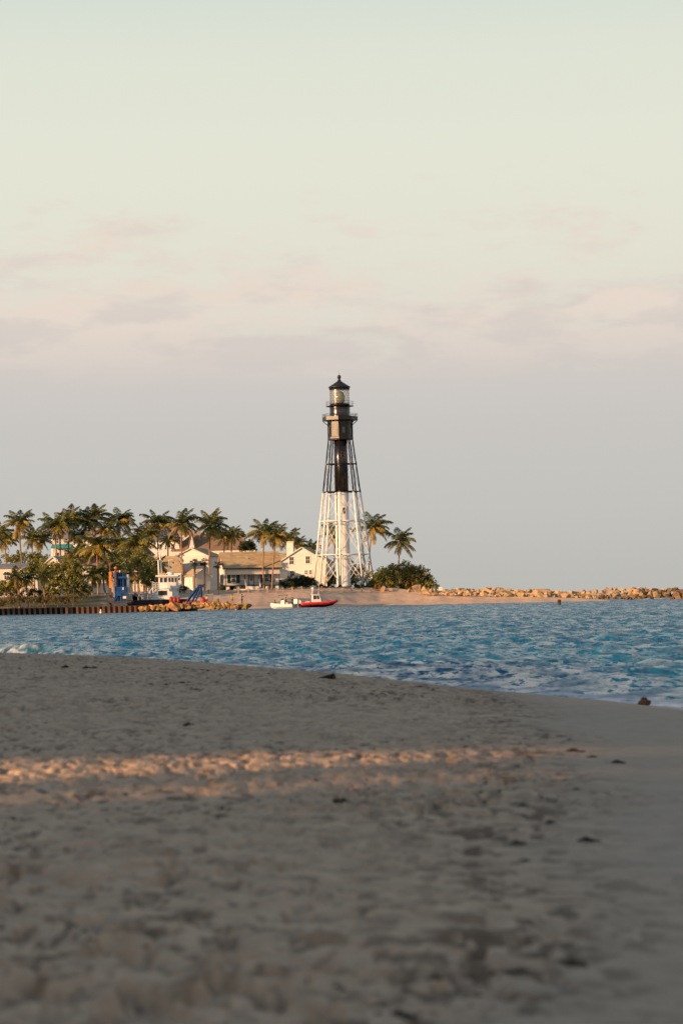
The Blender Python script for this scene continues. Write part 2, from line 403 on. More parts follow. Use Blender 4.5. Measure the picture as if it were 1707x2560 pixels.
def sea_mat():
    m = bpy.data.materials.new('sea_water'); m.use_nodes = True; nt = m.node_tree; L = nt.links.new
    b = nt.nodes['Principled BSDF']
    a = nt.nodes.new('ShaderNodeAttribute'); a.attribute_name = 'foam'
    g = nt.nodes.new('ShaderNodeNewGeometry')
    nf = nt.nodes.new('ShaderNodeTexNoise'); nf.inputs['Scale'].default_value = .012; nf.inputs['Detail'].default_value = 3
    L(g.outputs['Position'], nf.inputs['Vector'])
    r = nt.nodes.new('ShaderNodeValToRGB'); e = r.color_ramp.elements
    e[0].position = .35; e[0].color = (*SEA1, 1); e[1].position = .65; e[1].color = (*SEA2, 1)
    L(nf.outputs[0], r.inputs[0])
    th = nt.nodes.new('ShaderNodeAttribute'); th.attribute_name = 'thin'
    m0 = nt.nodes.new('ShaderNodeMix'); m0.data_type = 'RGBA'; L(th.outputs['Fac'], m0.inputs[0]); L(r.outputs[0], m0.inputs[6]); m0.inputs[7].default_value = (.018, .115, .155, 1)
    mx = nt.nodes.new('ShaderNodeMix'); mx.data_type = 'RGBA'; L(a.outputs['Fac'], mx.inputs[0]); L(m0.outputs[2], mx.inputs[6]); mx.inputs[7].default_value = (.86, .86, .86, 1)
    L(mx.outputs[2], b.inputs['Base Color'])
    rr = nt.nodes.new('ShaderNodeMapRange'); rr.inputs['To Min'].default_value = .34; rr.inputs['To Max'].default_value = .85
    L(a.outputs['Fac'], rr.inputs[0])
    # ruffled and smoother patches of the surface
    mq = nt.nodes.new('ShaderNodeMapping'); mq.inputs['Scale'].default_value = (1.0, .30, 1); mq.inputs['Rotation'].default_value = (0, 0, R(8)); L(g.outputs['Position'], mq.inputs[0])
    nq = nt.nodes.new('ShaderNodeTexNoise'); nq.inputs['Scale'].default_value = 1.25; nq.inputs['Detail'].default_value = 7; nq.inputs['Roughness'].default_value = .66; L(mq.outputs[0], nq.inputs['Vector'])
    mqr = nt.nodes.new('ShaderNodeMapRange'); mqr.inputs['From Min'].default_value = .40; mqr.inputs['From Max'].default_value = .60; mqr.inputs['To Min'].default_value = .13; mqr.inputs['To Max'].default_value = .46; L(nq.outputs[0], mqr.inputs[0])
    L(mqr.outputs[0], rr.inputs['To Min'])
    L(rr.outputs[0], b.inputs['Roughness'])
    b.inputs['IOR'].default_value = 1.33; b.inputs['Specular IOR Level'].default_value = .22
    # ripples smaller than the mesh: tilt the normal by two scales of noise
    prev = g.outputs['Normal']
    for sc, st, k in ((2.6, (1.0, .4, 1), SEA_RIP[0]), (8.0, (1.0, .35, 1), SEA_RIP[1])):
        mp = nt.nodes.new('ShaderNodeMapping'); mp.inputs['Scale'].default_value = st; mp.inputs['Rotation'].default_value = (0, 0, R(15))
        L(g.outputs['Position'], mp.inputs[0])
        n1 = nt.nodes.new('ShaderNodeTexNoise'); n1.inputs['Scale'].default_value = sc; n1.inputs['Detail'].default_value = 3; n1.inputs['Roughness'].default_value = .6
        L(mp.outputs[0], n1.inputs['Vector'])
        sb = nt.nodes.new('ShaderNodeVectorMath'); sb.operation = 'SUBTRACT'; L(n1.outputs['Color'], sb.inputs[0]); sb.inputs[1].default_value = (.5, .5, .5)
        ml = nt.nodes.new('ShaderNodeVectorMath'); ml.operation = 'MULTIPLY'; L(sb.outputs[0], ml.inputs[0]); ml.inputs[1].default_value = (k, k, 0)
        ad = nt.nodes.new('ShaderNodeVectorMath'); ad.operation = 'ADD'; L(prev, ad.inputs[0]); L(ml.outputs[0], ad.inputs[1]); prev = ad.outputs[0]
    nn = nt.nodes.new('ShaderNodeVectorMath'); nn.operation = 'NORMALIZE'; L(prev, nn.inputs[0])
    L(nn.outputs[0], b.inputs['Normal'])
    return m
SEA1, SEA2, SEA_RIP = (.006, .098, .190), (.008, .115, .215), (1.7, 1.6)
make_sea()

# ---------------------------------------------------------------- far shore
def px_of(x, Y): return 853.5 + x / Y * FPX
def far_h(X, Y):
    px = px_of(X, Y)
    n = fbm(X * .05, Y * .05, 3, 3) - .5
    front = np.interp(px, [-600, 500, 640, 780, 850, 950, 1100], [466, 468, 472, 478, 487, 496, 497]) + 4 * n + 1.5 * (fbm(X * .3, X * 0, 4, 3) - .5)
    d = Y - front
    prof = np.interp(d, [-40, -6, 0, 6, 10, 17, 24, 60, 200], [-6, -1.2, 0, .9, 1.9, 3.3, 3.9, 4.1, 4.1])
    top = np.interp(px, [-600, 560, 700, 820, 950, 1010, 1090, 1160, 1300, 1420, 1520, 1600, 4000], [4.0, 3.9, 3.8, 4.0, 4.0, 3.3, 2.2, 1.5, 1.1, .75, .1, -1.5, -4])
    z = np.minimum(prof, top + .25 * n * 4 * smooth(4, 12, d))
    # bank behind the rusty wall on the left
    dl = Y - 417.5
    bank = np.interp(dl, [-1, 0, .1, 4, 12, 22, 60, 300], [-6, -6, 1.05, 1.15, 2.1, 3.0, 3.9, 4.1])
    bank = bank * smooth(326, 268, px) + (-6) * (1 - smooth(326, 268, px))
    z = np.maximum(z, bank)
    z = z + np.where(z > .4, .16 * (fbm(X * .6, Y * .6, 9, 4) - .5) + .10 * (fbm(X * 1.8, Y * 1.2, 10, 3) - .5), 0)
    return z
def make_far():
    ys = np.concatenate([np.linspace(417.4, 440, 60), np.linspace(441, 486, 50), np.linspace(487, 530, 150), np.linspace(532, 690, 40)])
    xs = np.concatenate([np.linspace(-190, -82, 20), np.linspace(-81, 72, 380), np.linspace(73, 120, 12)])
    X, Y = np.meshgrid(xs, ys); Z = far_h(X, Y)
    m = mat_sand('far_beach_sand', (.66, .47, .33), (.52, .365, .255), .55, .25, attr='grass', dark=(.055, .075, .022))
    me = grid_mesh('far_shore', X, Y, Z, m)
    px = px_of(X, Y)
    gr = smooth(515, 521, Y + 3 * (fbm(X * .2, Y * .2, 11, 3) - .5)) * smooth(1000, 930, px) * smooth(.3, .5, fbm(X * .25, Y * .25, 12, 3) + .08)
    gr = np.maximum(gr, smooth(300, 240, px) * smooth(419, 424, Y))
    put_attr(me, 'grass', gr * .9)
    return struct('far_shore', me)
make_far()
def ground(px, Y):
    x = (px - 853.5) / FPX * Y
    z = float(far_h(np.array([[x]]), np.array([[float(Y)]]))[0, 0])
    return Vector((x, Y, z))
# ---------------------------------------------------------------- materials
M = dict(
 white=mat('white_paint', (.78, .75, .70), .45, .05, 1.5, .05, 6),
 white_old=mat('weathered_white_paint', (.74, .69, .63), .6, .10, .6, .05, 5),
 siding=mat('white_clapboard', (.74, .68, .61), .65, .07, .35, .25, 2.5, stretch=(.2, .2, 3)),
 cream=mat('cream_stucco', (.70, .60, .50), .8, .08, .4),
 black=mat('black_gloss_paint', (.012, .010, .008), .33, .25, .6, .02, .5, spec=.38),
 black_col=mat('black_column_paint', (.014, .011, .009), .235, .25, .6, .015, .4, spec=.7),
 black_roof=mat('black_roof_paint', (.012, .014, .018), .42, .2, .8, spec=.5),
 dark=mat('dark_recess', (.015, .016, .018), .6),
 glass=mat('window_glass', (.03, .035, .04), .08, .2, .4, spec=.8),
 green=mat('dark_green_paint', (.012, .045, .038), .5, .15, 1.0),
 tan_roof=mat('tan_shingle_roof', (.47, .34, .19), .85, .14, .9, .5, 3.5, stretch=(1, 1, 3)),
 brown_roof=mat('brown_shingle_roof', (.27, .17, .11), .85, .16, .7, .5, 3.0, stretch=(1, 1, 3)),
 grey_roof=mat('grey_roof_sheet', (.22, .22, .235), .7, .12, .7, .3, 3),
 blue_roof=mat('blue_grey_roof', (.15, .19, .24), .7, .1, .5),
 pink_roof=mat('faded_mauve_roof', (.42, .30, .27), .8, .1, .4),
 teal=mat('turquoise_paint', (.05, .30, .30), .6, .1, 1),
 rust=mat('rusty_sheet_steel', (.165, .080, .042), .8, .3, 1.6, .3, 5, col2=(.08, .04, .025)),
 rust_and_shade=mat('dark_rusty_and_shaded_steel', (.018, .013, .012), .85, .3, 1.4, .3, 5),  # dark rust; also paints in the shade on the left-hand piles
 concrete=mat('grey_concrete', (.33, .30, .27), .85, .12, 1.2, .2, 5),
 wood=mat('weathered_wood', (.40, .25, .13), .8, .18, 3, .2, 8),
 rope=mat('pale_rope', (.50, .38, .24), .9, .1, 8),
 rock_tan=mat('tan_boulder_rock', (.46, .315, .175), .9, .15, .9, .9, 3.5, objvar=.22),
 rock_brown=mat('brown_wet_rock', (.20, .125, .06), .75, .25, 1.0, .9, 4, objvar=.3),
 rock_orange=mat('ochre_riprap_rock', (.44, .24, .08), .85, .35, 1.2, .9, 4, objvar=.28),
 trunk=mat('palm_trunk_bark', (.30, .175, .10), .9, .2, 2.5, .4, 9, stretch=(1, 1, 4), objvar=.15),
 frond=mat('palm_frond_green', (.135, .145, .038), .5, .25, .8, spec=.35, objvar=.4, transl=.25),
 frond_old=mat('yellowed_palm_frond', (.36, .26, .05), .55, .25, .8, objvar=.25, transl=.22),
 frond_dead=mat('dead_palm_frond', (.24, .13, .055), .8, .2, .8, objvar=.2, transl=.15),
 fan=mat('fan_palm_leaf', (.055, .062, .018), .55, .25, 1, objvar=.2, transl=.15),
 nut=mat('green_coconut_husk', (.15, .12, .03), .6, .2, 3),
 leaf=mat('sea_grape_leaf', (.29, .26, .06), .5, .35, .5, spec=.35, transl=.32, col2=(.125, .145, .04)),
 leaf_warm=mat('red_tinged_leaf', (.34, .18, .06), .55, .3, .35, transl=.25, col2=(.16, .12, .035)),
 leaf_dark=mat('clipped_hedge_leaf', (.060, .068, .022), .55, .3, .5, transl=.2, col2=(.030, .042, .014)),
 hedge_brown=mat('dry_hedge_leaf', (.19, .135, .045), .6, .3, .5, transl=.15, col2=(.09, .08, .025)),
 twig=mat('grey_twig', (.16, .11, .07), .9, .2, 3),
 blue=mat('blue_machine_paint', (.010, .06, .20), .45, .25, 1.2, .05, 5),
 orange=mat('orange_machine_paint', (.65, .22, .02), .5, .2, 1.2),
 red=mat('red_float_plastic', (.45, .04, .032), .5, .15, 1.5),
 red_tube=mat('red_boat_tube', (.80, .04, .035), .4, .12, 1.5),
 hull_black=mat('black_hull', (.014, .013, .014), .4),
 deck=mat('dark_barge_deck', (.06, .055, .05), .8, .2, 1),
 steel=mat('galvanised_steel', (.42, .40, .38), .5, .1, 2, metal=.3),
 mesh_grey=mat('grey_panel', (.22, .21, .20), .8, .1, 2),
 brass=mat('lens_brass', (.35, .26, .10), .35, .1, 3, metal=.6),
 skin=mat('skin', (.42, .22, .13), .6, .08, 4),
 hair=mat('dark_hair', (.02, .014, .01), .6),
 yellow=mat('yellow_shirt', (.72, .52, .06), .8, .08, 5),
 cloth_dark=mat('dark_clothes', (.030, .026, .030), .85, .2, 5),
 cloth_blue=mat('navy_trousers', (.03, .032, .055), .85, .15, 5),
 cloth_tan=mat('tan_shorts', (.28, .15, .08), .85, .15, 5),
 cloth_pale=mat('pale_shirt', (.50, .42, .36), .85, .1, 5),
 cloth_red=mat('maroon_shirt', (.14, .04, .03), .85, .1, 5),
 weed=mat('dry_seaweed', (.035, .024, .014), .9, .3, 9),
 weed2=mat('brown_seaweed', (.085, .055, .028), .9, .3, 9),
 husk=mat('coconut_husk', (.075, .05, .028), .9, .3, 14, .6, 40),
)
def clear_glass():
    m = bpy.data.materials.new('lantern_glass'); m.use_nodes = True; nt = m.node_tree; L = nt.links.new
    nt.nodes.remove(nt.nodes['Principled BSDF'])
    t = nt.nodes.new('ShaderNodeBsdfTransparent'); t.inputs[0].default_value = (.93, .94, .92, 1)
    g = nt.nodes.new('ShaderNodeBsdfGlossy'); g.inputs['Roughness'].default_value = .2
    mx = nt.nodes.new('ShaderNodeMixShader'); mx.inputs[0].default_value = .10
    L(t.outputs[0], mx.inputs[1]); L(g.outputs[0], mx.inputs[2]); L(mx.outputs[0], nt.nodes['Material Output'].inputs[0])
    return m
M['lantern'] = clear_glass()
def lens_glass():
    m = bpy.data.materials.new('fresnel_lens_glass'); m.use_nodes = True
    b = m.node_tree.nodes['Principled BSDF']; b.inputs['Base Color'].default_value = (.24, .25, .17, 1); b.inputs['Roughness'].default_value = .15
    b.inputs['Specular IOR Level'].default_value = .9
    return m
M['lens'] = lens_glass()

# ---------------------------------------------------------------- apartment blocks behind the photographer (they shade the sand)
def apartment(name, label, x0, x1, y0, y1, h):
    t = thing(name, label, 'building', ((x0 + x1) / 2, (y0 + y1) / 2, .4))
    W, D = (x1 - x0) / 2, (y1 - y0) / 2
    MB().bx(-W, W, -D, D, 0, h).build('wall', M['cream'], t)
    MB().bx(-W - .3, W + .3, -D - .3, D + .3, h + .003, h + .9).build('parapet', M['white_old'], t)
    nf = int(h // 3); win = None; bal = None
    for f in range(nf):
        z = 3 * f + .4
        bal_o = MB().bx(W + .003, W + 1.5, -D + .5, D - .5, z - .18, z).build('balcony', M['white_old'], t)
        n = int(2 * D // 6)
        for k in range(n):
            y = -D + 3 + 6 * k
            if win is None: win = MB().bx(-.05, .05, -1.4, 1.4, 0, 2.2).mesh('window', M['glass'])
            obj('window', win, t, (W + .06, y, z + .02))
    return t
nx, ny = -math.cos(SUN_AZ), math.sin(SUN_AZ)
GAP = (nx * -1.6 + ny * 10.2, nx * -1.6 + ny * 13.1)     # clear strip between the blocks, measured across the sun's direction
yA = (GAP[0] - nx * -72) / ny; yB = (GAP[1] - nx * -58) / ny
apartment('apartment_block', 'cream apartment block left behind the photographer, out of frame, shading the nearest sand', -72, -58, -150, yA, 24)
apartment('apartment_block', 'cream apartment block beside the beach, out of frame to the left, shading the sand crest', -72, -58, yB, 6, 15.0)
fb = thing('shade_blocker', 'added unseen blocker high between the two apartment blocks, ending the sunlit strip', 'shade blocker', (-66, (yA + yB) / 2, 0))  # unseen span added to cut the sunlit strip short
ln = (yB - yA) / 2 - .31
MB().bx(-2, 2, -ln, ln, BLOCKER_Z, 25).build('wall', M['cream'], fb)

pm = nx * -1.6 + ny * 11.0
st = thing('shade_post', 'added unseen slim round post between the apartment blocks, splitting the sunlit strip', 'tower', (-66, (pm + nx * 66) / ny, 0))  # unseen post added to split the sunlit strip in two
MB().lathe([(.45, 0), (.45, BLOCKER_Z - .003)], 20).build('wall', M['cream'], st, True)
MB().bx(-1.5, 1.5, -.8, .8, .4, BLOCKER_Z - .003).build('blocker_support', M['cream'], fb, False, (0, ln - .85, 0))  # added unseen support at the end of the span
# ---------------------------------------------------------------- lighthouse
def lighthouse():
    Y = 525.0; base = at(859, 1467, Y)
    t = thing('lighthouse', 'tall skeletal iron lighthouse, white below and black above, with a glass lantern on top', 'lighthouse', base)
    A0 = R(-6); mpp = Y / FPX
    hz = lambda py: (1467 - py) * mpp
    ang = [A0 + k * math.pi / 4 for k in range(8)]
    Rz = lambda z: 6.60 + (2.62 - 6.60) * z / hz(1099)
    pt = lambda a, r, z: Vector((r * math.sin(a), -r * math.cos(a), z))
    zs = hz(1231)
    # column
    MB().lathe([(1.62, .0), (1.62, .5), (1.55, .503), (1.52, 9), (1.50, zs)], 40).build('lower_column', M['white'], t, True)
    up = MB().lathe([(1.49, zs), (1.47, hz(1150)), (1.45, hz(1096))], 40).build('upper_column', M['black_col'], t, True)
    for z in (zs + .1, hz(1160), hz(1303), hz(1387)):
        MB().lathe([(1.53, z - .12), (1.60, z - .08), (1.60, z + .08), (1.53, z + .12)], 40).build('column_flange', M['black'] if z > 18 else M['white'], t, True)
    MB().lathe([(2.0, -.8), (2.0, -.02), (1.7, -.005)], 24).build('foundation', M['concrete'], t)
    # legs: white below, black above, one object each with its pier as a sub-part
    lev = [.35, hz(1387), hz(1303), hz(1229.5), hz(1160), hz(1100)]
    for a in ang:
        lo = MB().tube([pt(a, Rz(z), z) for z in (lev[0], zs)], [.22, .20], 10).build('leg', M['white'], t, True)
        hi = MB().tube([pt(a, Rz(z), z) for z in (zs, lev[5] + .3)], [.155, .135], 10).build('upper_leg', M['black'], lo, True)
        MB().lathe([(.55, -1.0), (.5, .0), (.40, .12), (.26, .36)], 12, pt(a, Rz(.1), 0)).build('foot_pier', M['rust_and_shade'], lo)
        for z in lev[1:5]:
            MB().tube([pt(a, Rz(z + .25), z + .25), pt(a, Rz(z - .25), z - .25)], .27 if z < 18 else .2, 10).build('collar', M['white'] if z < 18 else M['black'], lo)
    # horizontal ring struts, struts to the column, crossed tie rods
    for j, z in enumerate(lev[1:5]):
        m = M['white'] if z < 18 else M['black']
        for k in range(8):
            p, q = pt(ang[k], Rz(z), z), pt(ang[(k + 1) % 8], Rz(z), z)
            MB().tube([p, q], .125 if z < 18 else .085, 8).build('ring_strut', m, t, True)
            if z < 18:
                MB().tube([pt(ang[k], 1.55, z), p], .11, 8).build('radial_strut', m, t, True)
            elif j == 2 or j == 3:
                MB().tube([pt(ang[k], 1.5, z), p], .06, 6).build('radial_strut', m, t, True)
    for j in range(5):
        z0, z1 = lev[j] + .15, lev[j + 1] - .1
        m = M['white'] if j < 3 else M['black']; r = (.062, .05, .042, .022, .022)[j]
        for k in range(8):
            a, b = ang[k], ang[(k + 1) % 8]
            MB().tube([pt(a, Rz(z0), z0), pt(b, Rz(z1), z1)], r, 5).build('tie_rod', m, t)
            MB().tube([pt(b, Rz(z0), z0), pt(a, Rz(z1), z1)], r, 5).build('tie_rod', m, t)
            if j < 2:
                MB().tube([pt(a, 1.56, z1), pt(a, Rz(z0), z0)], r * .7, 5).build('inner_tie_rod', m, t)
    # octagonal room under the gallery
    z0, z1 = hz(1098), hz(1052)
    room = MB().lathe([(2.55, z0), (2.60, z0 + .25), (2.60, z1)], 8, a0=A0).build('octagonal_room', M['black'], t)
    MB().lathe([(2.76, z0 - .15), (2.80, z0 + .15), (2.80, z0 + .42), (2.62, z0 + .5)], 8, a0=A0).build('sill_band', M['black'], room)
    ap = math.cos(math.pi / 8)
    for k in range(8):
        a = ang[k]; MB().tube([pt(a, 2.66, z0), pt(a, 2.66, z1)], .10, 6).build('corner_post', M['black'], room)
        mid = a + math.pi / 8; Mr = Matrix.Rotation(mid, 3, 'Z')
        n = pt(mid, 2.60 * ap, 0)
        if k % 2 == 0:
            MB().box(n + pt(mid, .05, z0 + 1.9), (.85, .1, 1.5), M=Mr).build('window_frame', M['black'], room)
            MB().box(n + pt(mid, .105, z0 + 1.9), (.62, .05, 1.25), M=Mr).build('window_pane', M['glass'], room)
        else:
            for s in (-.62, .62):
                MB().box(n + pt(mid, .04, z0 + 2.0) + Mr @ Vector((s, 0, 0)), (.09, .07, 2.5), M=Mr).build('panel_strip', M['black'], room)
            MB().box(n + pt(mid, .04, z0 + 1.55), (1.1, .06, 1.5), M=Mr).build('door_panel', M['black'], room)
    # main gallery
    g0, g1 = hz(1052), hz(1042)
    gal = MB().lathe([(2.62, g0 - .02), (3.80, g0 + .04), (3.86, g0 + .1), (3.86, g1), (2.3, g1 + .01)], 8, a0=A0).build('gallery_deck', M['black'], t)
    for k in range(8):
        a = ang[k]
        MB().tube([pt(a, 2.66, g0 - .95), pt(a, 3.75, g0 + .02)], .09, 6).build('bracket', M['black'], gal)
        for f in (0, .333, .666):
            p = pt(a, 3.82, 0).lerp(pt(ang[(k + 1) % 8], 3.82, 0), f)
            MB().tube([p + Vector((0, 0, g1)), p + Vector((0, 0, g1 + .62))], .032, 5).build('railing_post', M['black'], gal)
        for h in (.33, .60):
            MB().tube([pt(a, 3.82, g1 + h), pt(ang[(k + 1) % 8], 3.82, g1 + h)], .03, 5).build('hand_rail', M['black'], gal)
    # drum, upper gallery, lantern
    d1 = hz(1016)
    MB().lathe([(2.22, g1 + .012), (2.26, g1 + .2), (2.20, g1 + .35), (2.20, d1 - .3), (2.26, d1)], 40).build('watch_room', M['black_col'], t, True)
    MB().lathe([(2.0, d1 + .002), (3.0, d1 + .01), (3.02, d1 + .09), (2.0, d1 + .1)], 40).build('upper_gallery_deck', M['black'], t)
    for k in range(16):
        a = 2 * math.pi * k / 16
        MB().tube([pt(a, 2.95, d1), pt(a, 2.95, d1 + 1.05)], .024, 5).build('upper_railing_post', M['black'], t)
    for h in (.55, 1.05):
        MB().tube([pt(2 * math.pi * k / 32, 2.95, d1 + h) for k in range(33)], .024, 5, False).build('upper_hand_rail', M['black'], t)
    l0, l1 = d1 + .1, hz(973.7)
    MB().lathe([(2.16, l0), (2.16, l0 + .45), (2.06, l0 + .47)], 40).build('lantern_sill', M['black'], t, True)
    MB().lathe([(2.07, l0 + .45), (2.07, l1)], 48, cap=False).build('lantern_glass', M['lantern'], t, True)
    n = 16; H = l1 - l0 - .45; dz = H / 3
    for k in range(n):
        for s in (1, -1):
            pts = [pt(2 * math.pi * (k + s * i / 2) / n, 2.09, l0 + .45 + H * i / 6) for i in range(7)]
            MB().tube(pts, .028, 4).build('lantern_bar', M['brass'], t)
    MB().lathe([(.35, l0), (.35, l0 + .6), (.9, l0 + .65), (.95, l0 + .8), (1.12, l0 + 1.2), (1.2, l0 + 1.8), (1.12, l0 + 2.4), (.85, l0 + 2.95), (.4, l0 + 3.2), (.1, l0 + 3.25)], 24).build('lens', M['lens'], t, True)
    for zz in (.85, 1.2, 1.55, 1.8, 2.1, 2.45, 2.75):
        rr = 1.22 - .16 * ((zz - 1.8) / .6) ** 2
        MB().lathe([(rr, l0 + zz - .04), (rr + .02, l0 + zz), (rr, l0 + zz + .04)], 24).build('lens_ring', M['brass'], t, True)
    e = hz(967.6)
    MB().lathe([(2.1, l1 - .02), (2.22, l1), (2.22, l1 + .38), (2.35, l1 + .42), (2.42, e), (2.30, e + .12), (1.55, hz(961)), (.9, hz(956)), (.5, hz(953)), (.36, hz(951.5))], 40).build('lantern_roof', M['black_roof'], t, True)
    b = hz(941.6)
    MB().lathe([(.36, hz(951.6)), (.42, hz(950)), (.26, hz(949)), (.24, hz(947)), (.34, hz(946))] + [(max(.02, .42 * math.sin(x)), b - .42 * math.cos(x)) for x in np.linspace(.9, 3.1, 9)], 20).build('ball_finial', M['black_roof'], t, True)
    MB().tube([(0, 0, b + .4), (0, 0, hz(927))], [.03, .012], 5).build('lightning_rod', M['black'], t)
    # column windows with frames
    for py, m in ((1137, 'black'), (1277, 'white')):
        a = A0 + R(34) - R(12); z = hz(py); rr = 1.455 if m == 'black' else 1.50; Mr = Matrix.Rotation(a, 3, 'Z')
        w = MB()
        for s in (-.34, .34): w.box(pt(a, rr + .03, z) + Mr @ Vector((s, 0, 0)), (.07, .24, 1.35), M=Mr)
        for s in (-.66, .0, .66): w.box(pt(a, rr + .035, z + s), (.75, .22, .07), M=Mr)
        wo = w.build('window_frame', M['white_old'] if m == 'white' else M['rust'], t)
        MB().box(pt(a, rr - .02, z), (.66, .2, 1.3), M=Mr).build('window_pane', M['dark'], wo)
    # ladder line on the column
    MB().tube([pt(A0 + R(1), 1.62, .5), pt(A0 + R(1), 1.57, zs)], .035, 5).build('conduit', M['white_old'], t)
lighthouse()

# ---------------------------------------------------------------- houses
def window(parent, c, w, h, face='front', cols=2, rows=2, frame=None, bar=.07):
    """frame with glazing bars as a part, the panes as its sub-part; face front looks to -y, left to -x"""
    f = MB(); c = Vector(c)
    U, N = (Vector((1, 0, 0)), Vector((0, -1, 0))) if face == 'front' else (Vector((0, 1, 0)), Vector((-1, 0, 0)))
    def bx(u0, u1, z0, z1, d0, d1):
        p = c + U * ((u0 + u1) / 2) + Vector((0, 0, (z0 + z1) / 2)) + N * ((d0 + d1) / 2)
        sz = (abs(u1 - u0), abs(d1 - d0), z1 - z0) if face == 'front' else (abs(d1 - d0), abs(u1 - u0), z1 - z0)
        return p, sz
    for u in (-w / 2, w / 2): f.box(*bx(u - bar, u + bar, -h / 2 - bar, h / 2 + bar, .0, .10))
    for z in (-h / 2, h / 2): f.box(*bx(-w / 2 + bar, w / 2 - bar, z - bar, z + bar, .0, .09))
    for i in range(1, cols): u = -w / 2 + w * i / cols; f.box(*bx(u - .03, u + .03, -h / 2 + bar, h / 2 - bar, .01, .07))
    for i in range(1, rows): z = -h / 2 + h * i / rows; f.box(*bx(-w / 2 + bar, w / 2 - bar, z - .035, z + .035, .01, .075))
    fo = f.build('window', frame or M['white'], parent)
    MB().box(*bx(-w / 2, w / 2, -h / 2, h / 2, -.02, .03)).build('pane', M['glass'], fo)
    return fo
def gable(t, x0, x1, y0, y1, zw, zr, axis, wall, roof, over=.45, th=.16, z0=-.6, name='wall'):
    """walls with gables under a pitched roof; axis is the ridge direction; the roof is two slabs, each a part"""
    if axis == 'x':
        c = (y0 + y1) / 2; hw = (y1 - y0) / 2; poly = [(y0, z0), (y1, z0), (y1, zw), (c, zr), (y0, zw)]
        MB().prism(poly, 'x', x0, x1).build(name, wall, t)
        sl = (zr - zw) / hw
        for s in (-1, 1):
            e = c + s * (hw + over); ze = zr - sl * (hw + over)
            a, b, cc, d = (x0 - over, e, ze), (x1 + over, e, ze), (x1 + over, c, zr), (x0 - over, c, zr)
            q = (a, b, cc, d) if s < 0 else (b, a, d, cc)
            ro = MB().slab(*[Vector(p) + Vector((0, 0, .02)) for p in q], th).build('roof', roof, t)
            MB().box(((x0 + x1) / 2, e + s * .03, ze - .02), (x1 - x0 + 2 * over, .05, .2)).build('fascia', M['white'], ro)
    else:
        c = (x0 + x1) / 2; hw = (x1 - x0) / 2; poly = [(x0, z0), (x1, z0), (x1, zw), (c, zr), (x0, zw)]
        MB().prism(poly, 'y', y0, y1).build(name, wall, t)
        sl = (zr - zw) / hw
        for s in (-1, 1):
            e = c + s * (hw + over); ze = zr - sl * (hw + over)
            a, b, cc, d = (e, y0 - over, ze), (e, y1 + over, ze), (c, y1 + over, zr), (c, y0 - over, zr)
            q = (b, a, d, cc) if s < 0 else (a, b, cc, d)
            ro = MB().slab(*[Vector(p) + Vector((0, 0, .02)) for p in q], th).build('roof', roof, t)
            MB().tube([Vector((e, y0 - over - .02, ze + .02)), Vector((c, y0 - over - .02, zr + .02))], .11, 4).build('rake_board', M['white'], ro)
def hip(t, x0, x1, y0, y1, ze, zr, hipl, roof, over=.4):
    c = (y0 + y1) / 2; x0 -= over; x1 += over; y0 -= over; y1 += over
    vs = [(x0, y0, ze), (x1, y0, ze), (x1, y1, ze), (x0, y1, ze), (x0 + hipl, c, zr), (x1 - hipl, c, zr)]
    vb = [(a, b, d - .18) for a, b, d in vs[:4]]
    return MB().add(vs + vb, [(0, 1, 5, 4), (1, 2, 5), (2, 3, 4, 5), (3, 0, 4), (0, 6, 7, 1), (1, 7, 8, 2), (2, 8, 9, 3), (3, 9, 6, 0), (9, 8, 7, 6)]).build('roof', roof, t)

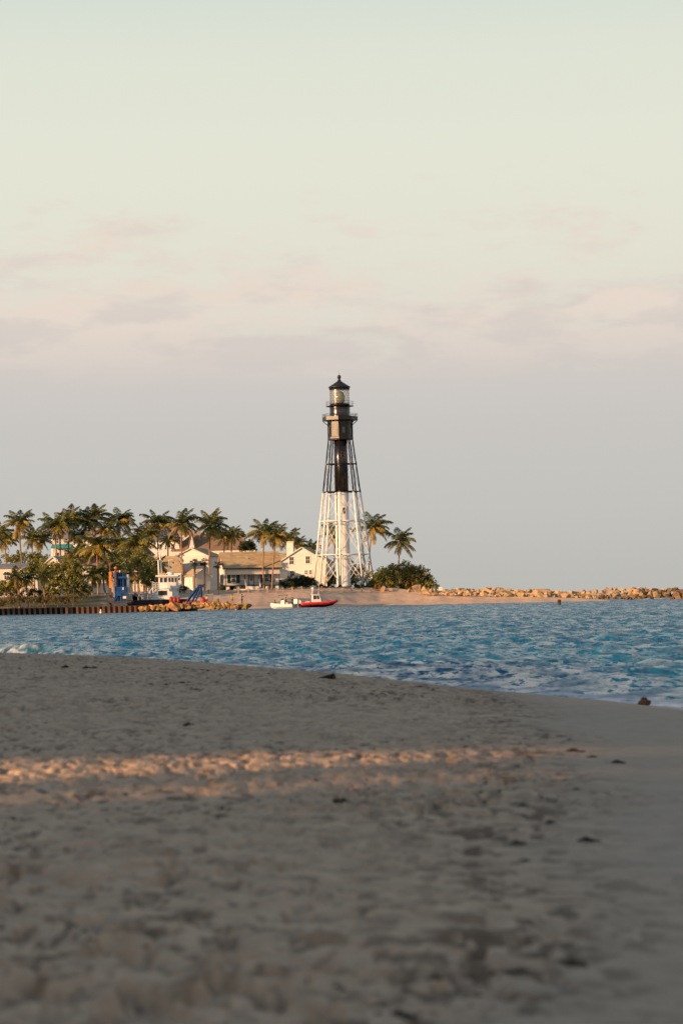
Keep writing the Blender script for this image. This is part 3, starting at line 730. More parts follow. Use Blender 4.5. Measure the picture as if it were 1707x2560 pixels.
def cottage():
    Y = 500.0; p = at(632, 1474, Y); k = FPX / Y
    t = thing('keeper_cottage', 'white one-storey cottage with a tan roof, dark green shutters and a long front porch', 'house', p, R(11))
    W = 5.75; D = 7.6; pz = .95; zw = 4.45; zr = 7.8
    c = D / 2 + 1.1
    # main body: gable ends left and right, the front slope runs on over the porch
    MB().prism([(1.9, .2), (D + .6, .2), (D + .6, 4.7), (4.3, zr - .05), (1.9, 6.0)], 'x', -W, W).build('wall', M['siding'], t)
    rf = MB().slab((-W - .5, -.35, 4.35), (W + .5, -.35, 4.35), (W + .5, 4.3, zr), (-W - .5, 4.3, zr), .16).build('roof', M['tan_roof'], t)
    MB().slab((W + .5, D + 1.1, 4.5), (-W - .5, D + 1.1, 4.5), (-W - .5, 4.3, zr), (W + .5, 4.3, zr), .16).build('roof', M['tan_roof'], t)
    MB().bx(-W - .5, W + .5, -.44, -.36, 4.22, 4.5).build('gutter', M['green'], rf)
    MB().box((-.6, 2.2, 6.4), (.3, .3, .5)).build('vent', M['steel'], rf)
    MB().bx(-W + .05, W - .05, .02, .14, 3.15, 4.2).build('porch_fascia', M['cream'], t)
    MB().bx(-W, W, 0, 1.897, pz - .22, pz).build('porch_floor', M['green'], t)
    for x in np.linspace(-W + .6, W - .6, 6):
        MB().bx(x - .3, x + .3, .15, .75, -.6, pz - .223).build('pier', M['white_old'], t)
    for x in (-W + .12, -1.6, 1.3, W - .12):
        po = MB().bx(x - .08, x + .08, .16, .32, pz + .003, 4.2).build('porch_post', M['green'], t)
        for s in (-1, 1):
            if abs(x + s * .5) < W: MB().bar((x + s * .05, .24, 3.35), (x + s * .62, .24, 3.9), .08).build('bracket', M['green'], po)
    MB().bx(-W, W, .18, .26, 3.05, 3.147).build('porch_beam', M['green'], t)
    for x0, x1 in ((-W, -1.68), (1.38, W)):
        r = MB().bx(x0, x1, .2, .28, pz + .85, pz + .93)
        for x in np.arange(x0 + .15, x1, .22): r.bx(x - .02, x + .02, .22, .26, pz + .1, pz + .848)
        r.build('railing', M['green'], t)
    st = MB()
    for i in range(5): st.bx(-1.5, 1.2, -1.5 + .3 * i, .0 if i == 4 else -1.2 + .3 * i, -.6, -.35 + .26 * i)
    so = st.build('steps', M['white_old'], t)
    for x in (-1.62, 1.32):
        MB().slab((x - .09, -1.7, .35), (x + .09, -1.7, .35), (x + .09, .1, pz + 1.0), (x - .09, .1, pz + 1.0), .22).build('stair_rail', M['white_old'], so)
    # door and windows
    d = MB().bx(-.62, .62, 1.80, 1.897, pz, pz + 2.35).build('door_frame', M['green'], t)
    MB().bx(-.47, .47, 1.76, 1.797, pz + .1, pz + 2.2).build('door', M['cream'], d)
    MB().bx(-.28, .28, 1.73, 1.757, pz + .9, pz + 2.0).build('pane', M['glass'], d)
    for x in (-3.7, 3.3):
        window(t, (x, 1.9, pz + 1.45), 1.0, 1.7, cols=1)
        for s in (-1, 1): MB().bx(x + s * .95 - .36, x + s * .95 + .36, 1.82, 1.897, pz + .5, pz + 2.4).build('shutter', M['green'], t)
    for y in (3.2, 5.6):
        window(t, (-W, y, pz + 1.45), .95, 1.65, 'left', cols=1)
        for s in (-1, 1): MB().bx(-W - .08, -W - .003, y + s * .9 - .32, y + s * .9 + .32, pz + .5, pz + 2.35).build('shutter', M['green'], t)
    window(t, (-W, 4.3, 5.6), .8, 1.1, 'left')
    return t
cottage()

def big_gable_house():
    Y = 545.0; p = at(757, 1468, Y); k = Y / FPX; z = lambda py: (1468 - py) * k
    t = thing('gabled_house', 'two-storey white house with a broad gable and chimney between cottage and lighthouse', 'house', p, R(-8))
    W = 61 * k
    gable(t, -W, W, 0, 11, z(1406), z(1369), 'y', M['siding'], M['tan_roof'], .35)
    c = MB().bx(-4.1, -2.6, 3.5, 5.0, 5.0, z(1354)).build('chimney', M['white_old'], t)
    MB().bx(-4.25, -2.45, 3.35, 5.15, z(1354) + .003, z(1352)).build('cap', M['white_old'], c)
    for px, py, w, h in ((730, 1401, 1.05, 1.75), (771, 1400, 1.05, 1.75)):
        window(t, ((px - 757) * k, 0, z(py)), w, h, cols=2, rows=2)
    for px, py, w, h in ((731, 1433, 1.0, 1.3), (766, 1431, .7, 1.0), (777, 1431, .7, 1.0), (714, 1436, .7, 1.0), (757, 1456, 1.0, 1.5)):
        window(t, ((px - 757) * k, 0, z(py)), w, h, cols=2, rows=2)
    # lower wing to the left
    gable(t, -W - 3.2, -W + .5, 4, 13, z(1404), z(1381), 'x', M['siding'], M['tan_roof'], .3, name='wing_wall')
    return t
big_gable_house()

def left_gable_house():
    Y = 528.0; p = at(481, 1478, Y); k = Y / FPX; z = lambda py: (1478 - py) * k
    t = thing('gabled_house', 'two-storey white house with a wide sunlit gable behind the white dredge', 'house', p, R(-14))
    W = 43 * k
    gable(t, -W, W, 0, 9, z(1391), z(1371), 'y', M['siding'], M['tan_roof'], .35)
    window(t, (26 * k, 0, z(1411)), 1.0, .9, cols=1, rows=1)
    window(t, (-12 * k, 0, z(1448)), 1.0, 1.4)
    window(t, (14 * k, 0, z(1450)), 1.0, 1.4)
    t2 = thing('hipped_house', 'low house with a tan hipped roof behind the dredge masts', 'house', at(408, 1475, 520), 0)
    k = 520 / FPX; z2 = lambda py: (1475 - py) * k
    MB().bx(-38 * k, 46 * k, 0, 8, -1, z2(1429)).build('wall', M['siding'], t2)
    hip(t2, -38 * k, 46 * k, 0, 8, z2(1429), z2(1390), 16 * k, M['tan_roof'])
    window(t2, (24 * k, 0, z2(1445)), 1.2, 1.3)
    window(t2, (38 * k, 0, z2(1445)), 1.0, 1.3)
    return t
left_gable_house()

def shed():
    Y = 498.0; p = at(500, 1470, Y); k = Y / FPX; z = lambda py: (1470 - py) * k
    t = thing('shed', 'small white shed with a tan roof beside the fan palms', 'shed', p, R(32))
    gable(t, -1.7, 2.5, 0, 3.6, z(1440), z(1424), 'y', M['siding'], M['tan_roof'], .3)
    d = MB().bx(-.9, .7, -.06, -.003, 0, 2.05).build('door', M['cream'], t)
    MB().bx(.45, .55, -.1, -.063, .9, 1.05).build('handle', M['steel'], d)
    MB().bx(-1.76, -1.703, 1.1, 2.4, 0, 2.0).build('side_door', M['white_old'], t)
    t = thing('shed', 'little white outbuilding with a grey roof at the cottage porch end', 'shed', at(705, 1470, 516), R(6))
    k = 516 / FPX; z = lambda py: (1470 - py) * k
    gable(t, -12 * k, 12 * k, 0, 3.5, z(1446), z(1431), 'x', M['siding'], M['grey_roof'], .2)
    MB().bx(-.75, -.15, -.05, -.003, 1.0, 1.75).build('window', M['glass'], t)
shed()

def roof_house(name, label, Y, px0, px1, py_eave, py_ridge, py_base, roof, wall, hipl=None, rz=0.0, dep=10, dormers=(), cat='house'):
    """house that shows mostly its roof above others"""
    pc = (px0 + px1) / 2; k = Y / FPX; p = at(pc, py_base, Y); z = lambda py: (py_base - py) * k
    t = thing(name, label, cat, p, rz); w = (px1 - px0) / 2 * k
    MB().bx(-w, w, 0, dep, -5, z(py_eave)).build('wall', wall, t)
    hip(t, -w, w, 0, dep, z(py_eave), z(py_ridge), hipl if hipl is not None else 2.0, roof, .3)
    for d in dormers:
        dx = (d - pc) * k
        zz0, zz1 = z(py_eave) + .1, z(py_ridge) + .2
        g = MB().prism([(dx - .75, zz0), (dx + .75, zz0), (dx, zz1)], 'y', .25, 3.5).build('dormer', M['siding'], t)
        for s in (-1, 1):
            MB().slab((dx + s * .95, .1, zz0 - .2), (dx, .1, zz1 + .05), (dx, 4.6, zz1 + .05), (dx + s * .95, 2.0, zz0 - .2), -.12 * s).build('dormer_roof', roof, g)
    n = max(2, int(w / 1.8))
    for i in range(n):
        x = -w + (i + .5) * 2 * w / n
        window(t, (x, 0, z(py_eave) - 1.5), 1.0, 1.5)
    return t
roof_house('dormer_house', 'long house with a brown roof and two pointed white dormers above the gabled house', 578, 432, 640, 1374, 1335, 1478, M['brown_roof'], M['siding'], 4.5, 0, 11, (444, 481))
roof_house('flat_hip_house', 'house with a blue-grey roof and white eaves above the dredge', 604, 384, 452, 1352, 1324, 1480, M['blue_roof'], M['white_old'], 1.5, 0, 9)
roof_house('large_house', 'large far house with a faded mauve roof rising behind the palms', 630, 330, 510, 1336, 1309, 1480, M['pink_roof'], M['white_old'], 6, 0, 12)
roof_house('far_house', 'far pale house with a mauve roof between the palm crowns on the left', 625, 185, 300, 1352, 1316, 1480, M['pink_roof'], M['white_old'], 5, 0, 12)
roof_house('near_left_house', 'low cream house with a grey-brown roof at the left edge', 452, -60, 96, 1419, 1408, 1494, M['grey_roof'], M['cream'], 1.5, 0, 9)
roof_house('palm_house', 'pale house half hidden by palms beside the blue rig', 545, 318, 380, 1386, 1362, 1480, M['brown_roof'], M['siding'], 2, 0, 8)
roof_house('garden_house', 'cream house half hidden behind the sea grape bush', 470, 150, 268, 1412, 1392, 1490, M['brown_roof'], M['cream'], 3, 0, 8)
def tower_house():
    Y = 560.0; p = at(158, 1480, Y); k = Y / FPX; z = lambda py: (1480 - py) * k
    t = thing('tower_house', 'slim white house with turquoise awnings between the left palms', 'house', p, R(10))
    MB().bx(-24 * k, 24 * k, 0, 5, -1, z(1345)).build('wall', M['white_old'], t)
    hip(t, -24 * k, 24 * k, 0, 5, z(1345), z(1322), 1.6, M['grey_roof'], .2)
    aw = MB().slab((-29 * k, -.9, z(1371)), (29 * k, -.9, z(1371)), (26 * k, -.003, z(1361)), (-26 * k, -.003, z(1361)), .08).build('awning', M['teal'], t)
    for x in (-1.2, .9): window(t, (x, 0, z(1352)), .9, 1.1)
    for x in (-1.2, .9): window(t, (x, 0, z(1390)), 1.0, 1.7)
    t = thing('gable_cottage', 'small cream gable end below the turquoise awnings', 'house', at(135, 1485, 480), R(-12))
    k = 480 / FPX; z = lambda py: (1485 - py) * k
    gable(t, -22 * k, 22 * k, 0, 6, z(1408), z(1392), 'y', M['cream'], M['grey_roof'], .3)
    window(t, (0, 0, z(1425)), 1.0, 1.3)
tower_house()
# ---------------------------------------------------------------- palms
def frond_mesh(name, m, L, a0, droop, seed, n=30, wl=.62):
    """one feather leaf along +x: arching midrib with hanging leaflets"""
    rnd = random.Random(seed); b = MB(); pts = []; p = Vector((0, 0, 0)); a = a0; seg = 14
    for i in range(seg + 1):
        pts.append(p.copy()); s = i / seg
        p = p + Vector((math.cos(a), 0, math.sin(a))) * (L / seg); a -= droop / seg * (.45 + 1.1 * s)
    b.tube(pts, [.035 * (1 - .8 * i / seg) + .006 for i in range(seg + 1)], 4, False)
    for i in range(n):
        s = .14 + .86 * (i + rnd.random() * .6) / n; f = s * seg; k = min(int(f), seg - 1)
        q = pts[k].lerp(pts[k + 1], f - k); d = (pts[k + 1] - pts[k]).normalized()
        ln = L * .25 * (math.sin(math.pi * min(1, .18 + s * .80)) ** .6) * rnd.uniform(.8, 1.15) + .1
        for sd in (-1, 1):
            out = Vector((0, sd, 0)) * rnd.uniform(.65, .95) + d * rnd.uniform(.45, .75) + Vector((0, 0, -rnd.uniform(.25, .75)))
            out.normalize(); w = d * (.105 * L / 3.2)
            mid = q + out * ln * .55 + Vector((0, 0, .03)); tip = q + out * ln + Vector((0, 0, -ln * .22))
            b.add([q - w * .5, q + w * .5, mid + w * .55, tip, mid - w * .55], [(0, 1, 2, 4), (4, 2, 3)])
    return b.mesh(name, m, fixn=False)
FR = {}
for i, (a0, dr) in enumerate(((1.25, 1.0), (1.0, 1.35), (.75, 1.5), (.45, 1.45), (.15, 1.3), (-.25, 1.1), (-.7, .75))):
    for v in range(2):
        FR[i, v] = frond_mesh('frond', M['frond'] if i < 5 else M['frond_old'], 3.2, a0, dr * (1 + .15 * v), 10 * i + v)
FR_OLD = [frond_mesh('frond', M['frond_old'], 3.1, a, d, 90 + i) for i, (a, d) in enumerate(((.5, 1.5), (.1, 1.3)))]
FR_DEAD = [frond_mesh('dead_frond', M['frond_dead'], 2.6, a, d, 95 + i, 18) for i, (a, d) in enumerate(((-.8, .7), (-1.1, .4)))]
NUTS = MB()
for i in range(7):
    a = i * .9; NUTS.lathe([(.02, -.16), (.12, -.1), (.15, 0), (.11, .1), (.02, .16)], 7, (.28 * math.cos(a), .28 * math.sin(a), -.35 - .12 * (i % 3)))
NUTS = NUTS.mesh('coconuts', M['nut'], True)
def palm(px, py, Y, r_px, bx, by=None, label='', lean=None, old=.25, dead=2, n=24, seed=0, windx=.25, group='coconut palms on the far shore', gz=None, tr=.125):
    rnd = random.Random(seed * 7 + 1)
    top = at(px, py, Y)
    base = ground(bx, Y)
    if by is not None: base = at(bx, by, Y)
    elif gz is not None: base.z = gz
    t = thing('palm_tree', label, 'palm tree', base, 0, group)
    H = top - base; s = r_px * Y / FPX / 2.7
    pts = []; rad = []
    bend = rnd.uniform(-.5, .5)
    for i in range(11):
        f = i / 10
        pts.append(Vector((H.x * (f ** 1.3) + bend * math.sin(math.pi * f) * .6, rnd.uniform(-.03, .03), H.z * f - .4 * (1 - f))))
        rad.append(tr * (1.35 - .25 * f if i else 1.9) * (1 + .06 * (i % 2)))
    pts[-1] = H.copy(); pts[-1].y = 0
    MB().tube(pts, rad, 8).build('trunk', M['trunk'], t, True)
    MB().lathe([(tr * 1.1, -.5), (tr * 1.5, -.1), (tr * .9, .5), (.03, .9)], 8, pts[-1]).build('crown_shaft', M['frond_old'], t, True)
    c = pts[-1] + Vector((0, 0, .1))
    for i in range(n):
        f = i / (n - 1); az = i * 2.39996 + rnd.uniform(-.3, .3)
        tier = min(6, max(0, int(f ** .85 * 6.6 + rnd.uniform(-.4, .5))))
        me = FR[tier, rnd.randrange(2)]
        if tier >= 3 and rnd.random() < old: me = FR_OLD[rnd.randrange(2)]
        o = obj('frond', me, t, c)
        az2 = math.atan2(math.sin(az), math.cos(az) + windx)
        sc = s * rnd.uniform(.85, 1.12) * (1 if tier < 5 else .9)
        o.rotation_euler = (rnd.uniform(-.25, .25), rnd.uniform(-.12, .12), az2); o.scale = (sc, sc, sc)
    for i in range(dead):
        o = obj('dead_frond', FR_DEAD[i % 2], t, c); o.rotation_euler = (0, 0, rnd.uniform(0, 6.28)); o.scale = (s * .8,) * 3
    o = obj('coconuts', NUTS, t, c); o.scale = (s * 1.1,) * 3
    return t
PALMS = [
 (195, 1345, 532, 36, 196, 'low palm between turquoise awnings and the tallest crown', dict(old=.5)),
 (288, 1362, 530, 36, 286, 'middle-height palm above the orange boom tower', dict(old=.45)),
 (366, 1340, 536, 36, 366, 'palm of middle height left of the dredge mast', dict(old=.5, dead=3)),
 (188, 1392, 470, 34, 190, 'short golden palm behind the sea grape bush', dict(old=.8)),
 (420, 1352, 530, 30, 421, 'small palm crown before the blue-grey roof', dict(old=.3)),
 # crown x, y, depth, crown radius, trunk foot x, label, options
 (47, 1312, 470, 42, 66, 'tall palm with a leaning trunk, leftmost of the tall ones', {}),
 (-6, 1342, 478, 40, 6, 'palm cut off by the left edge of the picture', {}),
 (12, 1352, 490, 34, 22, 'shorter palm just inside the left edge, below its tall neighbour', dict(old=.5)),
 (80, 1348, 524, 34, 78, 'palm of middle height right of the leaning palm on the left', {}),
 (103, 1352, 528, 30, 102, 'small yellowish palm left of the turquoise awnings', dict(old=.6)),
 (134, 1318, 534, 42, 152, 'palm leaning over the turquoise awnings, left trunk of three', dict(old=.35)),
 (150, 1314, 530, 40, 154, 'palm in front of the turquoise awnings, middle trunk of three', dict(old=.2)),
 (173, 1302, 536, 42, 168, 'palm right of the turquoise awnings, yellow fronds below its crown', dict(old=.55)),
 (215, 1306, 538, 40, 214, 'dark palm left of the tallest crown among the left palms', {}),
 (237, 1296, 541, 42, 240, 'tall palm with the highest crown of the left group', {}),
 (264, 1328, 534, 38, 266, 'palm with golden yellow fronds beside the blue rig', dict(old=.9, dead=3)),
 (297, 1304, 543, 42, 292, 'tall palm with fronds blown to the right above the blue rig', dict(windx=.6)),
 (242, 1372, 455, 52, 246, 'big low palm with spreading golden fronds left of the blue rig', dict(old=.5, n=28, dead=3)),
 (339, 1366, 526, 50, 349, 'palm with a wide crown between blue rig and dredge', dict(old=.45, n=28)),
 (393, 1312, 540, 44, 397, 'tall palm right above the dredge masts', dict(dead=3)),
 (453, 1314, 515, 44, 462, 'tall palm with a long thin trunk before the sunlit gable', dict(old=.1)),
 (526, 1316, 521, 46, 526, 'full palm standing left of the porch cottage', dict(n=28)),
 (562, 1345, 548, 30, 564, 'palm crown in front of the brown roof', {}),
 (580, 1338, 560, 28, 582, 'smaller palm crown further right on the brown roof', dict(old=.2)),
 (661, 1334, 500, 42, 661, 'tall palm before the cottage, left trunk of the pair', dict(dead=3)),
 (688, 1344, 498, 40, 680, 'tall palm before the cottage porch end, right trunk of the pair', dict(old=.4, dead=3)),
 (722, 1352, 560, 34, 722, 'palm with an orange frond behind the white chimney', dict(old=.6)),
 (745, 1362, 575, 26, 745, 'low palm right of the white chimney', {}),
 (776, 1372, 580, 26, 778, 'palm top peeping over the gabled roof left of the lighthouse', dict(old=.1)),
 (836, 1335, 560, 40, 834, 'dark palm seen through the lighthouse legs', dict(old=.1)),
 (929, 1322, 556, 46, 922, 'palm just right of the lighthouse legs, fronds blown right', dict(windx=.55, old=.35)),
 (1000, 1356, 530, 46, 999, 'lone palm standing above the shrubs right of the lighthouse', dict(old=.15, dead=1, n=20)),
 (38, 1446, 420, 34, 48, 'short palm right behind the rusty wall at the left', dict(gz=1.0, tr=.13)),
 (64, 1450, 421, 28, 72, 'small dark palm second from the left behind the rusty wall', dict(gz=1.0, old=.1, tr=.12)),
 (112, 1440, 424, 26, 114, 'young palm at the edge of the sea grape bush', dict(tr=.1)),
 (232, 1440, 446, 36, 233, 'dark low palm with hanging fronds, left of two by the blue rig', dict(old=.1, tr=.13)),
 (258, 1436, 449, 36, 266, 'dark low palm with hanging fronds, right of two by the blue rig', dict(old=.1, tr=.13)),
 (362, 1440, 502, 34, 364, 'low palm left of the dredge stairs', dict(old=.4)),
 (392, 1422, 506, 32, 392, 'low palm directly behind the dredge masts', dict(old=.4)),
 (318, 1445, 502, 30, 318, 'low yellowish palm behind the blue rig', dict(old=.8)),
]
for i, (px, py, Y, r, bx, lab, kw) in enumerate(PALMS):
    palm(px, py, Y, r, bx, None, lab, seed=i + 3, **kw)

def fan_palm(px, py, Y, bx, label, seed):
    rnd = random.Random(seed); top = at(px, py, Y); base = ground(bx, Y)
    t = thing('fan_palm', label, 'palm tree', base, 0, 'fan palms by the shed'); H = top - base
    MB().tube([Vector((H.x * f, 0, H.z * f - .3 * (1 - f))) for f in (0, .25, .5, .75, 1)], [.22, .19, .19, .2, .24], 9).build('trunk', M['trunk'], t, True)
    b = MB()
    for i in range(46):
        u = rnd.uniform(-.75, 1); a = rnd.uniform(0, 6.28); d = Vector((math.cos(a) * math.sqrt(1 - u * u), math.sin(a) * math.sqrt(1 - u * u), u * .75))
        c = Vector((H.x, 0, H.z + .1)); q = c + d * rnd.uniform(.55, .85); sd = d.cross(Vector((0, 0, 1))).normalized()
        up = sd.cross(d)
        b.tube([c, q], .02, 3, False)
        for k in range(9):
            an = (k - 4) * .33; dr = (d * math.cos(an) + sd * math.sin(an)).normalized(); w = (sd * math.cos(an) - d * math.sin(an)) * .035
            tip = q + dr * .62 + Vector((0, 0, -.16)) + up * rnd.uniform(-.05, .05)
            b.add([q, q + dr * .4 + w, tip, q + dr * .4 - w], [(0, 1, 2, 3)])
    b.build('crown', M['fan'], t, fixn=False)
for i, a in enumerate(((487, 1409, 494, 487, 'short fan palm before the shed, leftmost of three'), (512, 1407, 495, 512, 'short fan palm before the shed, middle of three'), (545, 1414, 497, 546, 'short fan palm at the cottage corner, rightmost of three'))):
    fan_palm(*a, i + 50)

# ---------------------------------------------------------------- shrubs and hedges
def foliage(lobes, n, size, seed, shell=.55):
    """leaf faces spread through a set of ellipsoids (centre, radii), in clumps with gaps"""
    rs = np.random.RandomState(seed); vol = np.array([l[1][0] * l[1][1] * l[1][2] for l in lobes]) ** .67; vol /= vol.sum()
    C = []; 
    for (c, r), w in zip(lobes, vol):
        m = int(n * w) + 1; nc = max(6, m // 26)
        d = rs.normal(size=(nc, 3)); d /= np.linalg.norm(d, axis=1)[:, None]; d[:, 2] = np.where(d[:, 2] < -.7, -d[:, 2] * .5, d[:, 2])
        rad = shell + (1 - shell) * rs.rand(nc) ** .6; rad *= 1 + .16 * rs.normal(size=nc)
        cc = d * rad[:, None]
        k = rs.randint(0, nc, m); p = cc[k] * np.array(r) + rs.normal(size=(m, 3)) * size * 1.25
        C.append(p + np.array(c))
    C = np.concatenate(C); m = len(C)
    a = rs.normal(size=(m, 3)); a /= np.linalg.norm(a, axis=1)[:, None]
    b = rs.normal(size=(m, 3)); b -= a * (a * b).sum(1)[:, None]; b /= np.linalg.norm(b, axis=1)[:, None]
    s = size * rs.uniform(.6, 1.25, m)[:, None]
    V = np.stack([C - a * s, C + b * s * .7, C + a * s, C - b * s * .7], 1).reshape(-1, 3)
    return V, np.arange(len(V)).reshape(-1, 4)
def leaf_obj(name, lobes, n, size, seed, m, parent, shell=.55):
    V, F = foliage(lobes, n, size, seed, shell); me = bpy.data.meshes.new(name); me.from_pydata(V.tolist(), [], F.tolist()); me.materials.append(m)
    return obj(name, me, parent)
def shrub(name, label, cat, px, Y, by, boxes, m, n, size, seed, stems=8, dep=1.6, group=None, shell=.5, extra=None):
    """boxes: (px centre, py centre, half width px, half height px)"""
    base = at(px, by, Y); t = thing(name, label, cat, base, 0, group); k = Y / FPX; rnd = random.Random(seed); lobes = []
    for (cx, cy, hw, hh) in boxes:
        c = at(cx, cy, Y) - base; lobes.append(((c.x, rnd.uniform(-.6, .6), c.z), (hw * k, max(hh * k * 1.0, dep), hh * k)))
    leaf_obj('crown', lobes, n, size, seed, m, t, shell)
    if extra: leaf_obj('tinged_leaves', [lobes[i] for i in extra[0]], extra[2], size, seed + 1, extra[1], t, .8)
    st = MB()
    for i in range(stems):
        c, r = lobes[i % len(lobes)]; x = c[0] + rnd.uniform(-.6, .6) * r[0]
        st.tube([(x, c[1], -.5), (x + rnd.uniform(-.3, .3), c[1] + rnd.uniform(-.2, .2), c[2] * .6), (x + rnd.uniform(-.8, .8), c[1] + rnd.uniform(-.5, .5), c[2] + r[2] * .75)], [.09, .06, .025], 5)
    st.build('trunk', M['twig'], t)
    return t
shrub('sea_grape_shrub', 'broad sunlit shrub mound right of the lighthouse below the lone palm', 'shrub', 1010, 520, 1482,
      [(965, 1448, 42, 34), (1005, 1440, 48, 30), (1040, 1450, 38, 33), (1070, 1463, 22, 17), (940, 1462, 22, 18), (985, 1466, 60, 17), (1035, 1472, 50, 12)], M['leaf'], 17000, .21, 1, 16, 2.2, extra=((1, 2), M['leaf_warm'], 2500))
shrub('sea_grape_shrub', 'large green sea grape bush behind the rusty wall', 'shrub', 160, 433, 1504,
      [(120, 1438, 28, 34), (160, 1432, 34, 36), (190, 1450, 26, 34), (150, 1470, 46, 28), (205, 1478, 22, 20), (180, 1412, 20, 16)], M['leaf'], 14000, .17, 2, 16, 1.8)
shrub('clipped_hedge', 'dark clipped hedge between cottage and lighthouse', 'hedge', 748, 512, 1474,
      [(728, 1456, 14, 13), (745, 1455, 16, 14), (762, 1454, 16, 15), (778, 1456, 12, 14), (750, 1464, 38, 9)], M['leaf_dark'], 8000, .12, 3, 6, 1.2)
shrub('clipped_hedge', 'low dark hedge along the porch end of the cottage', 'hedge', 712, 504, 1476,
      [(702, 1463, 14, 10), (722, 1465, 16, 10)], M['leaf_dark'], 1800, .13, 4, 4, .9)
shrub('clipped_hedge', 'dark hedge below the left end of the cottage porch', 'hedge', 565, 500, 1482,
      [(556, 1473, 12, 9), (574, 1474, 12, 8)], M['leaf_dark'], 1400, .13, 5, 4, .8)
shrub('clipped_hedge', 'dark round bush behind the dredge wheelhouse', 'hedge', 458, 485, 1484,
      [(456, 1474, 12, 9)], M['leaf_dark'], 900, .13, 6, 3, .8)
shrub('clipped_hedge', 'long brownish clipped hedge along the top of the rusty wall', 'hedge', 65, 419.5, 1520,
      [(x, 1503 - x * .022, 15, 12) for x in range(24, 200, 20)], M['hedge_brown'], 7000, .10, 7, 9, .8)
shrub('clipped_hedge', 'dark green hedge behind the brownish one at the left', 'hedge', 70, 436, 1500,
      [(x, 1484 - x * .022, 18, 10) for x in range(-10, 150, 24)], M['leaf_dark'], 4000, .12, 8, 7, .9)
shrub('clipped_hedge', 'short yellowish hedge at the left picture edge above the rusty wall', 'hedge', -2, 419.5, 1522,
      [(-10, 1509, 14, 11), (2, 1508, 10, 11)], M['hedge_brown'], 1600, .10, 9, 3, .8)
for i, (cx, cy, hw, hh, Y, by, lab) in enumerate((
   (836, 1448, 22, 20, 545, 1470, 'dark bushes seen through the left legs of the lighthouse'),
   (890, 1440, 22, 32, 548, 1470, 'tall dark shrub behind the right legs of the lighthouse'),
   (60, 1395, 60, 18, 500, 1480, 'green treetops behind the low cream house'),
   (300, 1425, 36, 40, 474, 1490, 'dense dark shrub mass behind the blue rig'),
   (372, 1432, 22, 44, 478, 1490, 'tall dark shrubs left of the hipped house'),
   (618, 1366, 20, 14, 570, 1400, 'dark leafy tree at the right end of the brown roof'),
   (205, 1388, 34, 26, 498, 1480, 'sunlit leafy treetops below the mauve roof on the left'),
   (268, 1398, 30, 30, 500, 1480, 'leafy treetops just left of the blue rig'),
   (312, 1392, 30, 28, 502, 1480, 'leafy treetops above the blue rig'),
   (352, 1400, 22, 30, 498, 1480, 'leafy treetops left of the dredge masts'),
   (92, 1420, 24, 24, 440, 1490, 'leafy shrub at the corner of the low cream house'),
   (20, 1466, 34, 14, 432, 1500, 'low shrub before the low cream house'),
   (592, 1338, 18, 8, 592, 1400, 'light green treetop just over the brown ridge'))):
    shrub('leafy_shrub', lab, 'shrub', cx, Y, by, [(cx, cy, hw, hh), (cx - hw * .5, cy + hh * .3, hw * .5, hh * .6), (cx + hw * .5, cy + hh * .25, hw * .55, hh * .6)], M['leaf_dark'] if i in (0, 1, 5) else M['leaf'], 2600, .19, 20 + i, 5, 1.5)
for i, (cx, cy, hw, hh, Y, by, lab) in enumerate((
   (800, 1468, 12, 6, 512, 1476, 'low dune plants at the left lighthouse feet'),
   (826, 1470, 12, 6, 511, 1477, 'low dune plants before the middle lighthouse feet'),
   (895, 1467, 14, 6, 513, 1474, 'low dune plants before the right lighthouse feet'),
   (945, 1468, 10, 9, 512, 1478, 'yellowish dune plants between lighthouse and shrub mound'))):
    shrub('dune_plant', lab, 'shrub', cx, Y, by, [(cx, cy, hw, hh)], M['leaf_warm'] if i == 3 else M['leaf_dark'], 700, .12, 40 + i, 2, .7)

# ---------------------------------------------------------------- rocks
def rock_mesh(seed, name, m, flat=.75, npt=11):
    rs = np.random.RandomState(seed); p = rs.normal(size=(npt, 3)); p /= np.linalg.norm(p, axis=1)[:, None]
    p *= rs.uniform(.8, 1.25, (npt, 1)); p *= np.array([1, .85, flat])
    bm = bmesh.new(); [bm.verts.new(q) for q in p]
    r = bmesh.ops.convex_hull(bm, input=bm.verts)
    bmesh.ops.delete(bm, geom=[v for v in bm.verts if not v.link_faces], context='VERTS')
    bmesh.ops.dissolve_limit(bm, angle_limit=R(16), verts=bm.verts, edges=bm.edges)
    bmesh.ops.bevel(bm, geom=bm.edges[:], offset=.045, segments=1, affect='EDGES', profile=.5)
    bmesh.ops.recalc_face_normals(bm, faces=bm.faces)
    me = bpy.data.meshes.new(name); bm.to_mesh(me); bm.free(); me.materials.append(m); return me
RK = {k: [rock_mesh(s + 7 * j, 'boulder', M[k], npt=(11 if k != 'rock_orange' else 15)) for s in range(6)] for j, k in enumerate(('rock_tan', 'rock_brown', 'rock_orange'))}
def rock(px, py, w, Y, kind, label, group, rnd, h=None):
    """w: width in pixels; py: centre row"""
    o = obj('boulder', rnd.choice(RK[kind]), None, at(px, py, Y)); s = w / 2 * Y / FPX
    o.rotation_euler = (rnd.uniform(-.5, .5), rnd.uniform(-.5, .5), rnd.uniform(0, 6.28)); o.scale = (s * rnd.uniform(.9, 1.15), s * rnd.uniform(.9, 1.1), (h / w if h else 1) * s * rnd.uniform(.95, 1.2))
    tag(o, label, 'rock', group)
rnd = random.Random(11)
J = 'boulders of the jetty'
